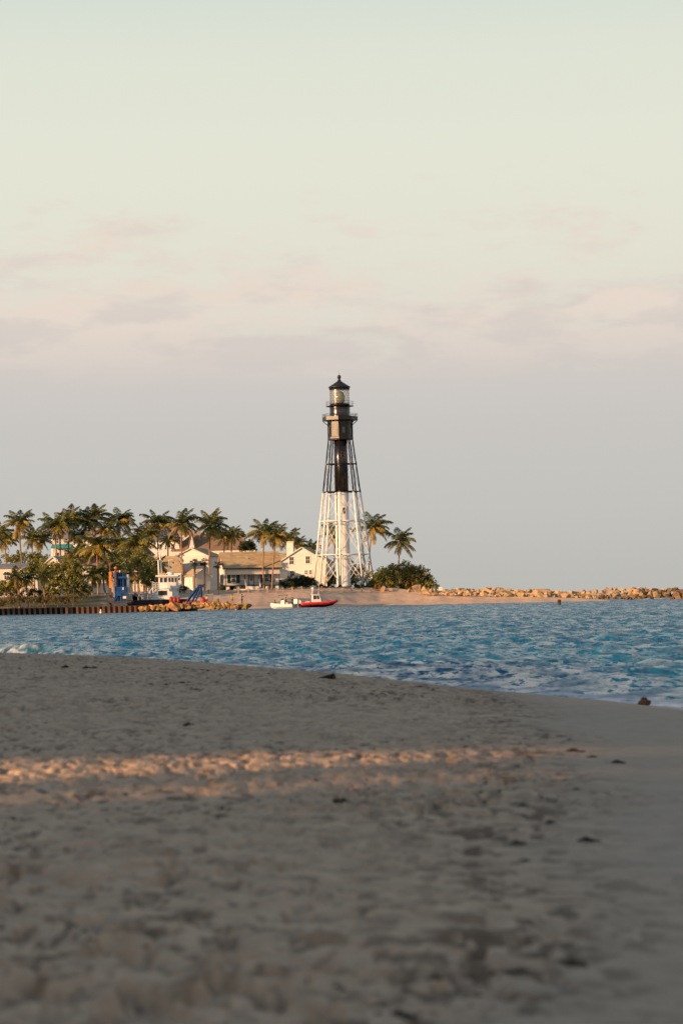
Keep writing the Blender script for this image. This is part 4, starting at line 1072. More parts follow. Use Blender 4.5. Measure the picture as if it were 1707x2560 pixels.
# crest line of the jetty read off the photograph: (px, top row)
crest = [(1060, 1476), (1110, 1474), (1160, 1466), (1185, 1472), (1230, 1465), (1270, 1474), (1310, 1472), (1350, 1472), (1385, 1474), (1420, 1478), (1445, 1476), (1480, 1473), (1505, 1469), (1530, 1467), (1550, 1472), (1567, 1465), (1590, 1470), (1605, 1466), (1632, 1468), (1662, 1470), (1695, 1468), (1720, 1468), (1760, 1470), (1800, 1472)]
def top_row(px): return float(np.interp(px, [c[0] for c in crest], [c[1] for c in crest]))
def foot_row(px): return float(np.interp(px, [1060, 1200, 1300, 1400, 1500, 1707, 1800], [1487, 1490, 1494, 1495, 1497, 1501, 1502]))
px = 1062.0
while px < 1815:
    w = rnd.choice((15, 18, 22, 28, 36, 46)) * rnd.uniform(.9, 1.1); tr_, fr_ = top_row(px), foot_row(px)
    sea_end = px > 1490
    where = ('near the notice board' if px < 1180 else 'on the sand behind the channel marker' if px < 1400 else 'where the sand runs out' if px < 1500 else 'standing in the water' if px < 1610 else 'at the seaward end')
    tone = 'dark wet' if px > 1610 else 'tan' if sea_end else 'pale tan'
    kd = lambda low: 'rock_brown' if (px > 1640 and rnd.random() < .6) or (sea_end and low) else 'rock_tan'
    rock(px, tr_ + w * .33, w, 512, kd(False), tone + ' boulder on the jetty crest, ' + where, J, rnd, w * .8)
    rock(px + rnd.uniform(-8, 8), (tr_ + fr_) / 2 + 4, w * rnd.uniform(.8, 1.15), 509, kd(False), tone + ' boulder halfway up the jetty face, ' + where, J, rnd, w * .75)
    rock(px + rnd.uniform(-8, 8), fr_ - w * .18, w * rnd.uniform(.7, 1.0), 506, kd(True), tone + ' boulder at the jetty foot, ' + where, J, rnd, w * .7)
    if px > 1075: rock(px + rnd.uniform(-6, 6), (tr_ + fr_) / 2 + 1, w * 1.35, 511.5, 'rock_brown' if px > 1610 else 'rock_tan', tone + ' boulder halfway up the jetty face, ' + where, J, rnd, w)
    if rnd.random() < .6: rock(px + w * .4, fr_ - 2, w * .4, 505, kd(True), 'small ' + tone + ' stone at the jetty foot, ' + where, J, rnd)
    if rnd.random() < .6: rock(px + w * .38, tr_ + w * .34, w * .6, 514, kd(False), 'smaller ' + tone + ' boulder behind the jetty crest, ' + where, J, rnd)
    px += min(w * .60, 15)
for (x, y, w) in ((958, 1472, 24), (978, 1478, 18), (1040, 1472, 30), (1060, 1478, 26), (1078, 1480, 20), (1020, 1480, 20), (940, 1478, 14), (1088, 1478, 16), (1000, 1482, 14)):
    rock(x, y, w, 511, 'rock_tan', 'boulder lying on the dune below the shrub mound', 'boulders below the shrubs', rnd)
G = 'riprap beside the rusty wall'
rnd = random.Random(5)
def pile_top(px): return float(np.interp(px, [370, 400, 440, 480, 530, 560, 600, 630], [1522, 1513, 1510, 1508, 1507, 1508, 1512, 1521]))
px = 356.0
while px < 632:
    w = rnd.uniform(13, 24); f = 1526 - (px - 400) * .022; tp = min(f - 2, pile_top(px) - 3); lab = 'ochre rock in the %s of the pile, ' + ('before the rusty wall' if px < 430 else 'below the blue frame' if px < 510 else 'left of the yellow shirt' if px < 572 else 'where the people stand')
    big = 1.0
    rock(px, f - w * .3, w, 416 if px > 480 else 414.4, 'rock_orange', lab % 'bottom row', G, rnd)
    if f - tp > 8: rock(px + rnd.uniform(-5, 5), (f + tp) / 2, w * rnd.uniform(.9, 1.3), 418 if px > 480 else 415.4, 'rock_orange', lab % 'middle row', G, rnd)
    if f - tp > 8: rock(px + rnd.uniform(-5, 5), tp + w * .35, w * rnd.uniform(.8, 1.1), 420 if px > 480 else 416.2, 'rock_orange' if rnd.random() < .6 else 'rock_brown', lab % 'top row', G, rnd)
    px += w * .66
rock(436, 1515, 32, 413.8, 'rock_orange', 'largest ochre rock of the pile before the rusty wall', G, rnd)
rock(545, 1506, 24, 420, 'rock_brown', 'dark brown rock topping the pile left of the yellow shirt', G, rnd)

# ---------------------------------------------------------------- rusty sheet-pile wall
def sheet_wall():
    t = thing('sheet_pile_wall', 'rusty corrugated steel sheet-pile wall along the water at the left', 'wall', (0, 417, 0))
    pitch = 13.2 / FPX * 417; w = pitch / 2; x = (-70 - 853.5) / FPX * 417
    zt = 1.10
    out_m = MB().add([], [])
    def pile(dx):
        b = MB(); d = .42; s = .16
        P = [(-w / 2 - s * .5, 0), (-w / 2 + s * .5, -d), (w / 2 - s * .5, -d), (w / 2 + s * .5, 0), (pitch - w / 2 - s * .5, 0)]
        v = []
        for (a, c) in P: v += [(a, c, -2.5), (a, c, zt)]
        for (a, c) in P: v += [(a, c + .03, -2.5), (a, c + .03, zt)]
        f = []
        for i in range(4): f += [(2 * i, 2 * i + 1, 2 * i + 3, 2 * i + 2), (10 + 2 * i, 12 + 2 * i, 13 + 2 * i, 11 + 2 * i), (2 * i + 1, 11 + 2 * i, 13 + 2 * i, 2 * i + 3)]
        return b.add(v, f)
    meA = pile(0).mesh('sheet_pile', M['rust']); meB = pile(0).mesh('sheet_pile', M['rust_and_shade'])
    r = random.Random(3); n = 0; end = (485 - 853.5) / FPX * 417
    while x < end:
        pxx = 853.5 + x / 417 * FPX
        o = obj('sheet_pile', meB if r.random() < np.interp(pxx, [0, 150, 215, 300], [1, .92, .25, .05]) else meA, t, (x, 0, r.uniform(-.03, .03)))  # near-black piles towards the left paint in a cast shadow
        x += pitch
    MB().bx((-75 - 853.5) / FPX * 417, end, .05, .42, zt - .05, zt + .06).build('cap_beam', M['rust_and_shade'], t)
sheet_wall()
def backfill():
    pass
# ---------------------------------------------------------------- rope fence
def rope_fence():
    t = thing('rope_fence', 'wooden posts with a sagging rope along the dune before the cottage and lighthouse', 'fence', (0, 505, 0))
    xs = [440, 478, 500, 522, 548, 572, 596, 621, 645, 669, 691, 708, 731, 755, 783, 804, 826, 856, 880, 905, 929, 952]
    tops = []
    for i, px in enumerate(xs):
        yy = float(np.interp(px, [500, 640, 780, 850, 950], [484.5, 488.5, 494.5, 503, 509])); g = ground(px, yy); w = .10 if i % 3 else .16
        top = g.z + .95
        MB().bx(g.x - w, g.x + w, yy - 505 - w, yy - 505 + w, g.z - .5, top).build('post', M['wood'], t); tops.append(Vector((g.x, yy - 505, top - .12)))
    for a, b in zip(tops[:-1], tops[1:]):
        MB().tube([a.lerp(b, f) - Vector((0, 0, .28 * 4 * f * (1 - f))) for f in np.linspace(0, 1, 7)], .075, 5).build('rope', M['rope'], t)
rope_fence()

# ---------------------------------------------------------------- dredge
def px_frame(px0, py0, Y):
    base = at(px0, py0, Y); k = Y / FPX
    return base, (lambda px, py, dy=0.0: Vector(((px - px0) * k, dy, (py0 - py) * k)))
def dredge():
    Y = 437.0; base, q = px_frame(410, 1520, Y)
    base.z = 0
    base, q = at(410, 1519, Y), px_frame(410, 1519, Y)[1]
    t = thing('dredge_boat', 'white dredge with a glazed wheelhouse, masts and outside stairs behind the rusty wall', 'boat', base)
    k = Y / FPX
    X = lambda px: (px - 410) * k
    Z = lambda py: (1519 - py) * k
    h = MB().prism([(X(318), Z(1500)), (X(470), Z(1500)), (X(462), Z(1519) - .8), (X(326), Z(1519) - .8)], 'y', -1.5, 7).build('hull', M['hull_black'], t)
    MB().bx(X(319), X(469), -1.49, 6.99, Z(1500) + .003, Z(1499)).build('deck', M['deck'], t)
    # lower deckhouse with a sloping side
    MB().prism([(X(374), Z(1499) + .01), (X(444), Z(1499) + .01), (X(443), Z(1473)), (X(392), Z(1473))], 'y', -.2, 4.5).build('deckhouse', M['white'], t)
    for px_, w in ((402, .35), (412, .42)):
        f = MB().bx(X(px_) - w - .06, X(px_) + w + .06, -.26, -.203, Z(1489), Z(1476)).build('window_frame', M['white_old'], t)
        MB().bx(X(px_) - w, X(px_) + w, -.29, -.263, Z(1488), Z(1477)).build('pane', M['glass'], f)
    # bridge deck with bulwark, wheelhouse with slanted corner, roof
    MB().bx(X(391), X(448), -.3, 5, Z(1473) + .003, Z(1471.5)).build('bridge_deck', M['white'], t)
    MB().add([(X(396), -.27, Z(1471.4)), (X(420), -.5, Z(1471.4)), (X(444), -.25, Z(1471.4)), (X(444), 4.2, Z(1471.4)), (X(396), 4.2, Z(1471.4)),
              (X(396), -.27, Z(1457)), (X(420), -.5, Z(1457)), (X(444), -.25, Z(1457)), (X(444), 4.2, Z(1457)), (X(396), 4.2, Z(1457))],
             [(0, 1, 6, 5), (1, 2, 7, 6), (2, 3, 8, 7), (3, 4, 9, 8), (4, 0, 5, 9), (5, 6, 7, 8, 9), (4, 3, 2, 1, 0)]).build('bulwark', M['white'], t)
    MB().bx(X(397.5), X(443), .1, 4.0, Z(1456.9), Z(1442)).build('wheelhouse', M['white'], t)
    for px_, w in ((404, 2.9), (414.5, 3.3), (425, 2.6), (432.5, 2.6), (440, 2.0)):
        f = MB().bx(X(px_ - w) - .07, X(px_ + w) + .07, .0, .097, Z(1457) + .01, Z(1443.5)).build('window_frame', M['white'], t)
        MB().bx(X(px_ - w), X(px_ + w), -.05, -.003, Z(1456), Z(1444.5)).build('pane', M['glass'], f)
    MB().bx(X(391), X(447), -.35, 4.6, Z(1441.9), Z(1438)).build('wheelhouse_roof', M['white'], t)
    MB().lathe([(.75, 0), (.72, .3), (.45, .52), (.05, .6)], 14, (X(425), 2, Z(1438) + .01)).build('radar_dome', M['white'], t, True)
    MB().bx(X(409), X(414), 1, 1.6, Z(1437.9), Z(1433)).build('lamp_box', M['orange'], t)
    m = MB().tube([(X(405), 1.5, Z(1438)), (X(399.5), 1.5, Z(1371))], [.2, .11], 7).build('mast', M['white'], t, True)
    for py, w in ((1379, .5), (1385, .35), (1405, .3), (1425, .3)): MB().bx(X(401) - w, X(401) + w * .5, 1.42, 1.58, Z(py), Z(py) + .12).build('crosstree', M['white'], m)
    MB().tube([(X(398), 1.2, Z(1441)), (X(397), 1.2, Z(1399))], [.17, .13], 7).build('exhaust_stack', M['white_old'], t, True)
    a = MB().tube([(X(422), 2.5, Z(1438)), (X(422), 2.5, Z(1399))], .16, 7).build('crane_post', M['white'], t, True)
    MB().bar((X(422), 2.5, Z(1400)), (X(433), 2.5, Z(1400)), .12).build('crane_arm', M['white'], a)
    w = MB().tube([(X(433.5), 2.2, Z(1438)), (X(433.5), 2.2, Z(1406))], .035, 5).build('antenna', M['steel'], t)
    MB().lathe([(.03, -.18), (.16, 0), (.03, .18)], 8, (X(433.5), 2.2, Z(1407))).build('antenna_head', M['hull_black'], w)
    # stairs and rails on the left
    s = MB()
    for y in (-.45, .45): s.bar((X(371), y, Z(1501)), (X(393), y, Z(1472)), .12)
    for i in range(11):
        f = (i + .5) / 11; s.bx(X(371 + 22 * f) - .14, X(371 + 22 * f) + .14, -.44, .44, Z(1501 - 29 * f) - .03, Z(1501 - 29 * f) + .03)
    so = s.build('stairs', M['white'], t)
    for y in (-.5, .5):
        MB().bar((X(369), y, Z(1488)), (X(383), y, Z(1468)), .08).build('stair_rail', M['white'], so)
        for f in (0, .5, 1): MB().bar((X(369 + 14 * f), y, Z(1488 - 20 * f)), (X(369 + 14 * f), y, Z(1502 - 20 * f)), .06).build('stair_post', M['white'], so)
    r = MB()
    for py in (1457, 1462, 1467): r.bar((X(383), -.6, Z(py)), (X(396), -.6, Z(py)), .06)
    for px_ in (383, 387.5, 392): r.bar((X(px_), -.6, Z(1473)), (X(px_), -.6, Z(1457)), .06)
    r.build('landing_rail', M['white'], t)
    r = MB()
    for py in (1459, 1465): r.bar((X(445), .2, Z(py)), (X(457), .2, Z(py)), .05)
    for px_ in (446, 451, 457): r.bar((X(px_), .2, Z(1473)), (X(px_), .2, Z(1459)), .05)
    MB().bx(X(444.5), X(457), 0, 4, Z(1473), Z(1472)).build('side_deck', M['white_old'], t)
    r.build('side_rail', M['white_old'], t)
    for px_ in (352, 358, 364):
        MB().tube([(X(px_), -1, Z(1499)), (X(px_), -1, Z(1484))], .05, 5).build('deck_post', M['steel'], t)
    for py in (1486, 1491): MB().bar((X(350), -1, Z(py)), (X(368), -1, Z(py)), .05).build('deck_rail', M['steel'], t)
    for i, (px_, w, hh, mm) in enumerate(((330, .8, .7, 'steel'), (338, .5, 1.0, 'deck'), (345, .6, .6, 'white_old'), (352, .45, 1.1, 'steel'))):
        b = MB().bx(X(px_) - w, X(px_) + w, .5, 1.6, Z(1499) + .004, Z(1499) + hh).bx(X(px_) - w * .4, X(px_) + w * .4, .6, 1.4, Z(1499) + hh - .002, Z(1499) + hh + .3)
        b.build('deck_gear', M[mm], t)
dredge()

def float_(px, py, Y, w, h, label, group):
    k = Y / FPX; b = MB(); W, H = w / 2 * k, h * k
    b.lathe([(W * .35, 0), (W * .95, H * .12), (W, H * .5), (W * .9, H * .85), (W * .3, H)], 12, (0, 0, 0))
    b.tube([(0, 0, H), (0, 0, H * 1.12)], W * .18, 6)
    o = b.build('float', M['red'], None, True, at(px, py, Y)); tag(o, label, 'float', group)
for i, (px, w, lab) in enumerate(((428, 10, 'red float at the dredge, leftmost of three'), (437, 11, 'red float at the dredge, middle of three'), (446, 9, 'red float at the dredge, rightmost of three'))):
    float_(px, 1507, 428, w, 15 - i, lab, 'red floats by the dredge')
float_(508, 1508, 428, 13, 15, 'lone red float beside the grey panel', 'red floats by the dredge')

def pipeline():
    k = 427 / FPX; p = at(492, 1509, 427)
    b = MB(); o = None
    t = thing('floating_pipe', 'low red pipeline floats strung behind the ochre rocks', 'pipe', p)
    for i in range(13):
        x = (-32 + i * 6.2) * k
        MB().tube([(x - 2.6 * k, 0, .1), (x - 1.8 * k, 0, .1), (x + 1.8 * k, 0, .1), (x + 2.6 * k, 0, .1)], [.12, .3, .3, .12], 8).build('pipe_float', M['red'], t, True)
    MB().tube([(-36 * k, .05, .1), (45 * k, .05, .1)], .1, 6).build('pipe', M['rust_and_shade'], t)
pipeline()

def ladder_frame():
    base, q = px_frame(490, 1508, 434); t = thing('ladder_frame', 'blue steel A-frame of the dredge ladder right of the white wheelhouse', 'frame', base)
    for dy in (-.9, .9):
        MB().bar(q(464, 1508, dy), q(496, 1468, dy), .26).build('boom', M['blue'], t)
        MB().bar(q(479, 1507, dy), q(499, 1468, dy), .18).build('leg', M['blue'], t)
        MB().bar(q(505, 1505, dy), q(503, 1468, dy), .20).build('leg', M['blue'], t)
        MB().bar(q(487, 1507, dy), q(501, 1478, dy), .12).build('brace', M['blue'], t)
        MB().bar(q(483, 1494, dy), q(504, 1492, dy), .12).build('brace', M['blue'], t)
    for px, py in ((476, 1493), (488, 1478), (499, 1468)): MB().bar(q(px, py, -.9), q(px, py, .9), .14).build('cross_bar', M['blue'], t)
    a, b = q(496, 1468.5, -1), q(510, 1464.5, 1); MB().bx(a.x, b.x, -1.05, 1.05, a.z, b.z).build('head_box', M['blue'], t)
    for dx in (.35, 1.0): MB().lathe([(.38, -.08), (.42, 0), (.38, .08)], 12, (a.x + dx, -1.2, b.z + .1)).build('sheave', M['blue'], t)
ladder_frame()
def grey_board():
    p = at(523, 1503, 432); k = 432 / FPX
    t = thing('grey_panel', 'plain grey board standing behind the ochre rocks beside the red float', 'panel', p)
    for i in range(4): MB().bx(-11 * k, 11 * k, 0, .07, (.5 + i * 4.6) * k, (4.6 + i * 4.6) * k).build('plank', M['mesh_grey'], t)
    for s in (-1, 1): MB().bx(s * 8 * k - .06, s * 8 * k + .06, .073, .2, -.6, 19 * k).build('post', M['steel'], t)
grey_board()

def blue_rig():
    Y = 428.5; base, q = px_frame(297, 1506, Y); k = Y / FPX
    t = thing('work_rig', 'tall blue steel rig with an orange boom tower left of the white dredge', 'machine', base)
    def bx(px0, px1, py0, py1, y0, y1, name, m, parent=t):
        a, b = q(px0, py0), q(px1, py1); return MB().bx(min(a.x, b.x), max(a.x, b.x), y0, y1, min(a.z, b.z), max(a.z, b.z)).build(name, M[m], parent)
    bx(262, 330, 1507, 1503, -1.5, 3.5, 'barge', 'deck')
    # orange tower: column with bands, lattice beside it
    bx(274, 280.5, 1470, 1429, -.3, .3, 'boom_tower', 'orange')
    for py in (1436, 1444, 1452, 1460): bx(273.4, 281.1, py, py - 1.6, -.34, .34, 'band', 'orange')
    bx(274.6, 279.6, 1503, 1470.2, -.2, .2, 'tower_foot', 'rust')
    MB().tube([q(277.5, 1429), q(277.5, 1409)], .17, 7).build('tower_top_pole', M['rust'], t); bx(275, 280, 1412, 1408.5, -.22, .22, 'tower_head', 'red')
    for px in (282.5, 286): MB().tube([q(px, 1503), q(px, 1428)], .05, 5).build('lattice_chord', M['white_old'], t)
    for i in range(15):
        py = 1501 - i * 5; MB().tube([q(282.5, py), q(286, py - 5 if i % 2 else py + 0)], .035, 4).build('lattice_bar', M['red'] if i % 2 else M['white_old'], t)
    # blue frame
    for px in (290, 297, 304, 311):
        MB().bar(q(px, 1503, -.9), q(px, 1430 if px < 306 else 1440, -.9), .26).build('column', M['blue'], t)
        MB().bar(q(px, 1503, 1.3), q(px, 1432 if px < 306 else 1442, 1.3), .26).build('column', M['blue'], t)
    bx(287, 317, 1446.5, 1441.5, -1.3, 1.7, 'upper_platform', 'blue')
    bx(292, 318, 1484, 1467, -1.1, 1.5, 'engine_housing', 'blue')
    bx(289, 321, 1490, 1484.2, -1.3, 1.7, 'lower_platform', 'blue')
    bx(289, 309, 1438, 1432, -.7, 1.0, 'winch_house', 'blue')
    for i, px in enumerate((291, 296, 302)): MB().tube([q(px, 1432), q(px, 1426)], .22, 8).build('winch_drum', M['steel'] if i != 1 else M['red'], t)
    MB().bar(q(288, 1503, -1), q(300, 1486, -1), .24).build('stay', M['blue'], t); MB().bar(q(284, 1506, -1), q(296, 1478, -1), .18).build('stay', M['blue'], t)
    MB().tube([q(293, 1466, -1.35), q(293, 1423, -1.35)], .19, 8).build('hydraulic_ram', M['rust'], t)
    MB().lathe([(.05, -.25), (.3, -.1), (.32, .1), (.08, .3)], 10, q(293, 1420.5, -1.35)).build('ram_head', M['orange'], t)
    for px in (290, 300, 312, 316): MB().tube([q(px, 1441.4, -1.25), q(px, 1434, -1.25)], .035, 4).build('railing_post', M['blue'], t)
    MB().tube([q(290, 1435, -1.25), q(316, 1435, -1.25)], .035, 4).build('railing', M['blue'], t)
    MB().tube([q(320, 1480), q(320, 1437)], .30, 10).build('white_cylinder', M['white'], t, True)
    MB().tube([q(315.5, 1470), q(315.5, 1448)], .10, 7).build('hose', M['hull_black'], t)
    bx(308.5, 311.5, 1475, 1469, -1.2, -1.12, 'white_plate', 'white'); bx(309, 317, 1497, 1491, -1.2, -.6, 'pump', 'white_old')
    for px in (294, 306, 314): bx(px - 1, px + 1, 1503, 1490.2, -1.0, -.7, 'skid_leg', 'blue')
blue_rig()

# ---------------------------------------------------------------- people
def person(label, loc, rz, joints, shirt, legs, hair='hair', shorts=False, h=1.72, group=None, hidden_legs=False):
    """skinned figure; joints in metres for a 1.72 m person; clothes are children over the same skeleton"""
    t = thing('person', label, 'person', loc, rz, group); s = h / 1.72
    J = dict(pel=(0, 0, .95), waist=(0, 0, 1.10), chest=(0, 0, 1.34), neck=(0, 0, 1.48), head0=(0, -.01, 1.56), head1=(0, -.02, 1.66),
             shL=(-.19, 0, 1.41), elL=(-.25, .02, 1.13), haL=(-.25, -.06, .88), shR=(.19, 0, 1.41), elR=(.25, .02, 1.13), haR=(.25, -.06, .88),
             hiL=(-.10, 0, .90), knL=(-.11, -.02, .49), anL=(-.12, .02, .08), toL=(-.13, -.15, .03), hiR=(.10, 0, .90), knR=(.11, -.02, .49), anR=(.12, .02, .08), toR=(.13, -.15, .03))
    J.update(joints)
    rad = dict(pel=.145, waist=.125, chest=.15, neck=.058, head0=.085, head1=.10, shL=.065, shR=.065, elL=.045, elR=.045, haL=.04, haR=.04, hiL=.09, hiR=.09, knL=.062, knR=.062, anL=.043, anR=.043, toL=.038, toR=.038)
    def skin(name, keys, edges, grow, m, root):
        me = bpy.data.meshes.new(name); idx = {k: i for i, k in enumerate(keys)}
        me.from_pydata([Vector(J[k]) * s for k in keys], [(idx[a], idx[b]) for a, b in edges], []); me.materials.append(M[m])
        o = obj(name, me, t); md = o.modifiers.new('skin', 'SKIN')
        for k, v in zip(keys, me.skin_vertices[0].data): r = rad[k] * s + grow; v.radius = (r, r * (.78 if k in ('pel', 'waist', 'chest') else 1)); v.use_root = (k == root)
        sd = o.modifiers.new('sub', 'SUBSURF'); sd.levels = 1; sd.render_levels = 1
        return o
    E = [('pel', 'waist'), ('waist', 'chest'), ('chest', 'neck'), ('neck', 'head0'), ('head0', 'head1')]
    for q in 'LR': E += [('chest', 'sh' + q), ('sh' + q, 'el' + q), ('el' + q, 'ha' + q), ('pel', 'hi' + q), ('hi' + q, 'kn' + q), ('kn' + q, 'an' + q), ('an' + q, 'to' + q)]
    skin('body', list(J), E, 0, 'skin', 'pel')
    E2 = [('pel', 'waist'), ('waist', 'chest')] + [e for q in 'LR' for e in (('chest', 'sh' + q), ('sh' + q, 'el' + q))]
    skin('shirt', ['pel', 'waist', 'chest', 'shL', 'elL', 'shR', 'elR'], E2, .018, shirt, 'pel')
    kk = ['pel'] + [a + q for q in 'LR' for a in (('hi', 'kn') if shorts else ('hi', 'kn', 'an'))]
    E3 = [e for q in 'LR' for e in ([('pel', 'hi' + q), ('hi' + q, 'kn' + q)] + ([] if shorts else [('kn' + q, 'an' + q)]))]
    skin('shorts' if shorts else 'trousers', kk, E3, .016, legs, 'pel')
    hp = Vector(J['head1']) * s
    MB().lathe([(.03, .13), (.085, .10), (.115, .04), (.118, -.02), (.09, -.05)], 12, hp + Vector((0, .012, 0))).build('hair', M[hair], t, True)
    fc = MB(); fy = hp.y - .098 * s
    fc.box((hp.x, fy - .01, hp.z - .03), (.025, .04, .04)).build('nose', M['skin'], t)
    for sx in (-.035, .035): MB().box((hp.x + sx, fy - .002, hp.z), (.018, .012, .010)).build('eye', M['hair'], t)
    return t
def foot(px, py, Y): return at(px, py, Y)
fish = dict(elR=(.22, -.20, 1.20), haR=(.12, -.42, 1.22), elL=(-.22, -.18, 1.18), haL=(-.06, -.40, 1.16))
person('person in a bright yellow shirt standing on the rock pile', foot(581, 1511, 421), R(20), fish, 'yellow', 'cloth_tan', shorts=True, group='people on the rock pile')
person('person in dark clothes standing right of the yellow shirt on the rocks', foot(605, 1511, 421), R(80), dict(elR=(.20, -.24, 1.30), haR=(.10, -.48, 1.32), elL=(-.2, -.22, 1.28), haL=(-.05, -.46, 1.30)), 'cloth_red', 'cloth_blue', group='people on the rock pile')
person('bather standing in the water in front of the rock pile', at(591, 1537, 409), R(30), dict(elL=(-.30, -.05, 1.18), haL=(-.38, -.2, 1.02)), 'skin', 'cloth_pale', shorts=True, group='people on the rock pile')
sit = dict(pel=(0, 0, .50), waist=(0, 0, .65), chest=(0, -.03, .90), neck=(0, -.05, 1.04), head0=(0, -.07, 1.12), head1=(0, -.09, 1.22), shL=(-.19, -.03, .97), elL=(-.24, -.12, .72), haL=(-.15, -.32, .62), shR=(.19, -.03, .97), elR=(.24, -.12, .72), haR=(.15, -.32, .62), hiL=(-.1, -.02, .47), knL=(-.13, -.42, .50), anL=(-.13, -.44, .09), toL=(-.13, -.58, .04), hiR=(.1, -.02, .47), knR=(.13, -.42, .50), anR=(.13, -.44, .09), toR=(.13, -.58, .04))
person('person sitting low on the rocks left of the yellow shirt', foot(517, 1507, 421), R(-40), sit, 'cloth_pale', 'cloth_red', group='people on the rock pile')

# ---------------------------------------------------------------- boats
def loft(sections, m, name, parent, smooth=False, closed=True):
    n = len(sections[0]); b = MB(); vs = [p for s in sections for p in s]; fs = []
    for i in range(len(sections) - 1):
        for k in range(n if closed else n - 1): fs.append((i * n + k, i * n + (k + 1) % n, (i + 1) * n + (k + 1) % n, (i + 1) * n + k))
    fs += [tuple(range(n)), tuple((len(sections) - 1) * n + k for k in range(n))[::-1]]
    return b.add(vs, fs).build(name, m, parent, smooth)
def white_boat():
    Y = 441.0; base = at(708, 1521.5, Y); base.z = 0.12
    t = thing('motor_boat', 'small white open motor boat with three people and a big outboard', 'boat', base, R(-24))
    def sec(x, w, zt, zk): return [(x, -w, zt), (x, -w * .9, zt * .45 + zk * .55), (x, -w * .35, zk), (x, w * .35, zk), (x, w * .9, zt * .45 + zk * .55), (x, w, zt)]
    hull = loft([sec(2.2, .95, .62, -.15), sec(1.0, 1.0, .64, -.18), sec(-.5, .98, .70, -.18), sec(-1.6, .75, .80, -.12), sec(-2.3, .38, .90, .05), sec(-2.75, .06, .97, .45)], M['white'], 'hull', t)
    MB().tube([(2.2, -.97, .66), (1.0, -1.03, .68), (-.5, -1.0, .74), (-1.6, -.78, .84), (-2.3, -.4, .94), (-2.78, 0, 1.0), (-2.3, .4, .94), (-1.6, .78, .84), (-.5, 1.0, .74), (1, 1.03, .68), (2.2, .97, .66)], .05, 6).build('rub_rail', M['white_old'], t)
    c = MB().prism([(-.35, .55), (.45, .55), (.40, 1.35), (.05, 1.45), (-.25, 1.3)], 'y', -.38, .38).build('console', M['white'], t)
    MB().slab((-.30, -.34, 1.32), (-.30, .34, 1.32), (-.08, .34, 1.7), (-.08, -.34, 1.7), .03).build('windscreen', M['glass'], c)
    MB().bx(.75, 1.15, -.45, .45, .5, 1.0).build('seat', M['cloth_pale'], t)
    top = MB().bx(-.65, .75, -.75, .75, 2.28, 2.36).build('t_top', M['cloth_dark'], t)
    for x in (-.45, .55):
        for y in (-.5, .5): MB().tube([(x * .8, y * .8, .62), (x, y, 2.28)], .035, 6).build('t_top_post', M['steel'], top)
    o = MB().prism([(2.28, .75), (2.95, .72), (3.05, 1.3), (2.85, 1.62), (2.35, 1.55), (2.22, 1.2)], 'y', -.32, .32).build('outboard_cowl', M['white'], t)
    MB().bx(2.45, 2.75, -.14, .14, -.3, .748).build('outboard_leg', M['hull_black'], o)
    P = t.matrix_basis
    for dx, dy, lab, sh, lg, J, rz in ((-1.55, 0, 'person sitting in the bow of the white motor boat', 'cloth_dark', 'cloth_blue', sit, R(-80)), (.55, .1, 'person in dark clothes at the console of the white motor boat', 'cloth_dark', 'cloth_tan', {}, R(-90)), (1.75, .25, 'person in dark clothes beside the outboard of the white motor boat', 'cloth_dark', 'cloth_blue', {}, R(60))):
        v = Vector((dx, dy, .18)); v.rotate(Euler((0, 0, R(-24)))); person(lab, base + v, rz, J, sh, lg, h=1.7, group='people in the white motor boat')
white_boat()
